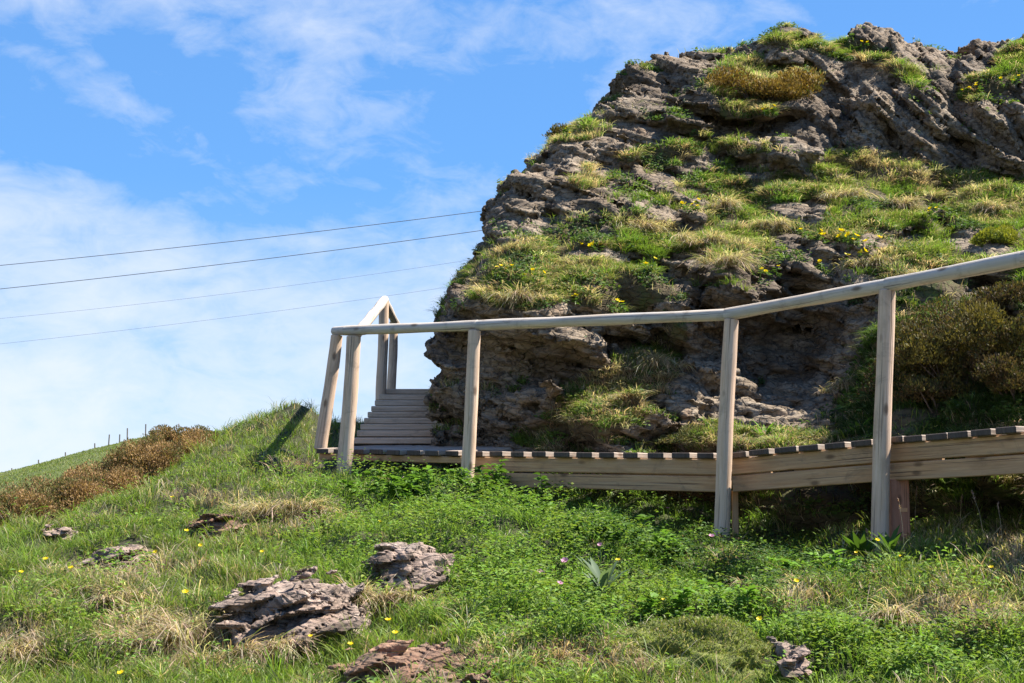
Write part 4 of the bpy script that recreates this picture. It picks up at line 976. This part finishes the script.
# dry hanging tussocks
def tussock(loc, n_, R, L, label, seed, cat='tussock', cols=(STRAW, DRY), dirn=None, name='dry_tussock', H=.06):
    ns = 9; cx_ = RNG.normal(0, R * .75, ns); cy_ = RNG.normal(0, R * .35, ns); cz_ = RNG.uniform(-.03, .05, ns) - cx_ * 0; sl_ = RNG.uniform(.45, 1.05, ns); sa = RNG.normal(dirn or 0, .9, ns)
    n_ = int(n_ * .8); i_ = RNG.integers(0, ns, n_); az = sa[i_] + RNG.normal(0, .75, n_); rr = .05 * np.sqrt(RNG.random(n_)); t_ = RNG.uniform(0, 6.28, n_)
    p = np.stack([cx_[i_] + rr * np.cos(t_), cy_[i_] + rr * np.sin(t_), cz_[i_]], -1) + 0.
    r = RNG.random(n_); c = np.where((r < .5)[:, None], jit(cols[0], n_, .35), jit(cols[1], n_, .35)); c = np.where((r > .8)[:, None], jit(OLIVE, n_), c)
    up = unit(np.stack([np.cos(az) * .35 + RNG.normal(0, .2, n_), np.sin(az) * .35, np.full(n_, .7)], -1))
    v, q, t, cc = blades(p, up, RNG.uniform(.4, 1.1, n_) * L * sl_[i_], RNG.uniform(.003, .007, n_), az, RNG.uniform(.2, 1.1, n_), c, RNG.uniform(.1, 1.1, n_), 3)
    o = npmesh(name, v, q, t, M_GRASS, None, True, cc); o.location = loc; tag(o, label, cat, 'dry grass tussocks'); return o
TS = [(245, 512, .16, .2, 'dry grey tussock left of the middle of the dry band below the platform'), (282, 508, .18, .22, 'drooping dry tussock in the centre of the dry band below the platform'), (322, 512, .14, .2, 'dry tussock at the right end of the dry band below the platform'), (235, 655, .24, .28, 'big pale straw tussock at the bottom left edge'), (150, 640, .22, .24, 'dark straw tussock on the lower left bank'), (365, 600, .14, .2, 'dry tussock against the right end of the largest flat rock'), (955, 622, .26, .24, 'broad straw tussock low at the right side'), (1000, 612, .18, .22, 'straw tussock at the right edge'), (790, 585, .1, .18, 'small dry tussock right of centre on the slope'), (560, 655, .2, .16, 'flattened straw tussock at the bottom centre'), (660, 650, .14, .16, 'small flattened straw tussock right of the bottom centre'), (400, 578, .1, .14, 'small dry tussock under the wedge shaped rock'), (178, 625, .2, .2, 'dry tussock on the lower left slope right of the bank'), (15, 650, .16, .2, 'dry tussock in the lower left corner'), (100, 590, .2, .16, 'low dry tussock on the left slope below the slab')]
for i, (a, b, R, L, lab_) in enumerate(TS):
    g = thit(a, min(b + 8, 682)); tussock(g, 1500, R * 1.15, L * 1.2, lab_, i, dirn=-1.57)
TR = [(715, 205, 'grey straw tussock on the ledge left of the cliff foot'), (835, 192, 'large drooping straw tussock at the foot of the right cliff'), (905, 200, 'straw tussock on the right ledge under the cliff'), (700, 238, 'dark straw tussock in the middle of the ledge'), (735, 262, 'drooping brown tussock left of the dark hollow'), (520, 298, 'pale straw tussock at the left end of the ledge above the rail'), (985, 205, 'straw tussock near the right edge of the ledge'), (870, 262, 'straw tussock right of the dark hollow lip'), (845, 385, 'long drooping tussock behind the tallest front post'), (660, 360, 'dry tussock at the top of the green tongue behind the deck'), (640, 225, 'straw tussock on the ledge right of the grey boulder'), (770, 225, 'straw tussock on the ledge above the hollow')]
for i, (a, b, lab_) in enumerate(TR):
    p, nn_ = rhit(a, b + 4); tussock(p, 1200, .17, .27, lab_, i, dirn=-1.57, H=.08)
# seed heads / dry stalks near the deck
rgs = np.random.default_rng(8)
for (a, b, h_) in ((905, 560, .38), (915, 545, .42), (960, 540, .3), (985, 545, .34), (1003, 550, .3), (870, 560, .2)):
    g = thit(a, b); root = empty('seed_stalk', tuple(g)); tag(root, 'thin pale grass stalk with a drooping seed head by the right hand boards', 'grass stalk', 'seed stalks by the boards')
    mb = MB(); l = rgs.uniform(-.08, .08); mb.tube([(0, 0, 0), (l * .4, 0, h_ * .6), (l, 0, h_)], [.0013, .0012, .001], 5, 0, False); s_ = mb.build('stem', plain_straw if 'plain_straw' in globals() else globals().setdefault('plain_straw', plain('straw_stem', (.42, .34, .22), .8))); s_.parent = root
    n_ = 14; t = rgs.uniform(.8, 1.02, n_); pz = np.stack([l * t, np.zeros(n_), h_ * t], -1); az = rgs.uniform(0, 6.28, n_)
    hd = vegobj('seed_head', [leaves(pz, np.stack([np.cos(az) * .5, np.sin(az) * .5, np.ones(n_)], -1), unit(rgs.normal(0, 1, (n_, 3))), np.full(n_, .022), np.full(n_, .006), jit(np.array([.42, .27, .22]), n_))], M_PETAL); hd.parent = root

tick('light')
# ------------------------------------------------------------------ light, sky, camera
EL, AZ = math.radians(55), math.radians(11)
sd_ = Vector((math.cos(EL) * math.cos(AZ), math.cos(EL) * math.sin(AZ), math.sin(EL)))
sl = bpy.data.lights.new('sun', 'SUN'); sl.energy = 5.0; sl.angle = math.radians(.53); sl.color = (1, .93, .82)
so = bpy.data.objects.new('sun', sl); C.objects.link(so); so.rotation_euler = sd_.to_track_quat('Z', 'Y').to_euler(); so.location = (8, 4, 20)
w = bpy.data.worlds.new('World'); bpy.context.scene.world = w; w.use_nodes = True; t = w.node_tree; nd = t.nodes; bg = nd['Background']
sk = nd.new('ShaderNodeTexSky'); sk.sky_type = 'NISHITA'; sk.sun_disc = False; sk.sun_elevation = EL; sk.sun_rotation = math.pi / 2 - AZ
sk.altitude = 2200; sk.air_density = 1.0; sk.dust_density = .15; sk.ozone_density = 2.2
class W_(NT):
    def __init__(s): s.t = t; s.n = nd
k = W_()
tc = k.node('ShaderNodeTexCoord').outputs['Generated']
vm = k.mapping(tc, (1, 1, 2.0), (0, 0, 0), (1.3, .2, .4))
c1 = k.noise(vm, 5.2, 9, .56, .35); c2 = k.noise(k.mapping(tc, (1, 1, 2.6), (0, .25, 0), (4.3, 2., 1.4)), 11., 7, .6, .4)
sx_ = k.node('ShaderNodeSeparateXYZ'); k.link(tc, sx_.inputs[0])
X_, Z_ = sx_.outputs[0], sx_.outputs[2]
# more cloud low on the left and in a band high up, clearer between
low = k.math('MULTIPLY', k.math('SUBTRACT', .13, Z_), 1.0); lf = k.math('MULTIPLY', k.math('MULTIPLY', X_, -1), .24)
def gauss(v, c_, s_, a_):
    d_ = k.math('DIVIDE', k.math('SUBTRACT', v, c_), s_); d_ = k.math('MULTIPLY', d_, d_); return k.math('MULTIPLY', k.math('POWER', 2.718, k.math('MULTIPLY', d_, -1)), a_)
b1 = k.math('ADD', k.math('ADD', low, .035), lf); b1 = k.math('ADD', b1, gauss(Z_, .335, .03, .13)); b1 = k.math('SUBTRACT', b1, gauss(Z_, .245, .04, .05))
cl = k.math('ADD', k.math('ADD', k.math('MULTIPLY', c1, .8), k.math('MULTIPLY', c2, .2)), b1)
cl = k.math('ADD', cl, k.math('MULTIPLY', k.math('SUBTRACT', k.noise(k.mapping(tc, (1, 1, 1.8), (0, .2, 0), (2.3, 7., 3.4)), 24., 8, .62, .6), .5), .30))
mask = k.ramp(cl, [(.40, .03), (.48, .25), (.60, .55), (.74, .78), (.95, .95)])
tint = k.mix(1.0, sk.outputs[0], (.58, .93, 1.22), 'MULTIPLY')
blue = k.ramp(Z_, [(.0, (.30, .56, .90)), (.10, (.27, .53, .91)), (.22, (.14, .42, .92)), (.38, (.12, .37, .88))])
blue = k.mix(1.0, blue, (5., 5., 5.), 'MULTIPLY')
tint = k.mix(k.ramp(Z_, [(.45, .75), (.75, 0.)]), tint, blue)
skyc = k.mix(mask, tint, (4.6, 4.85, 5.2))
k.link(skyc, bg.inputs['Color']); bg.inputs['Strength'].default_value = .078

cam = bpy.data.cameras.new('camera'); cam.lens = 50; cam.sensor_width = 36; cam.clip_end = 10000; cam.clip_start = .05
cam.lens = F_PX * 36 / 1024
cm = bpy.data.objects.new('camera', cam); C.objects.link(cm); cm.location = EYE; cm.rotation_euler = (math.pi / 2 + PITCH, 0, 0)
sc = bpy.context.scene; sc.camera = cm
sc.view_settings.view_transform = 'Standard'; sc.view_settings.look = 'None'; sc.view_settings.exposure = 1.4; sc.view_settings.gamma = 1
sc.render.resolution_x = 1024; sc.render.resolution_y = 683
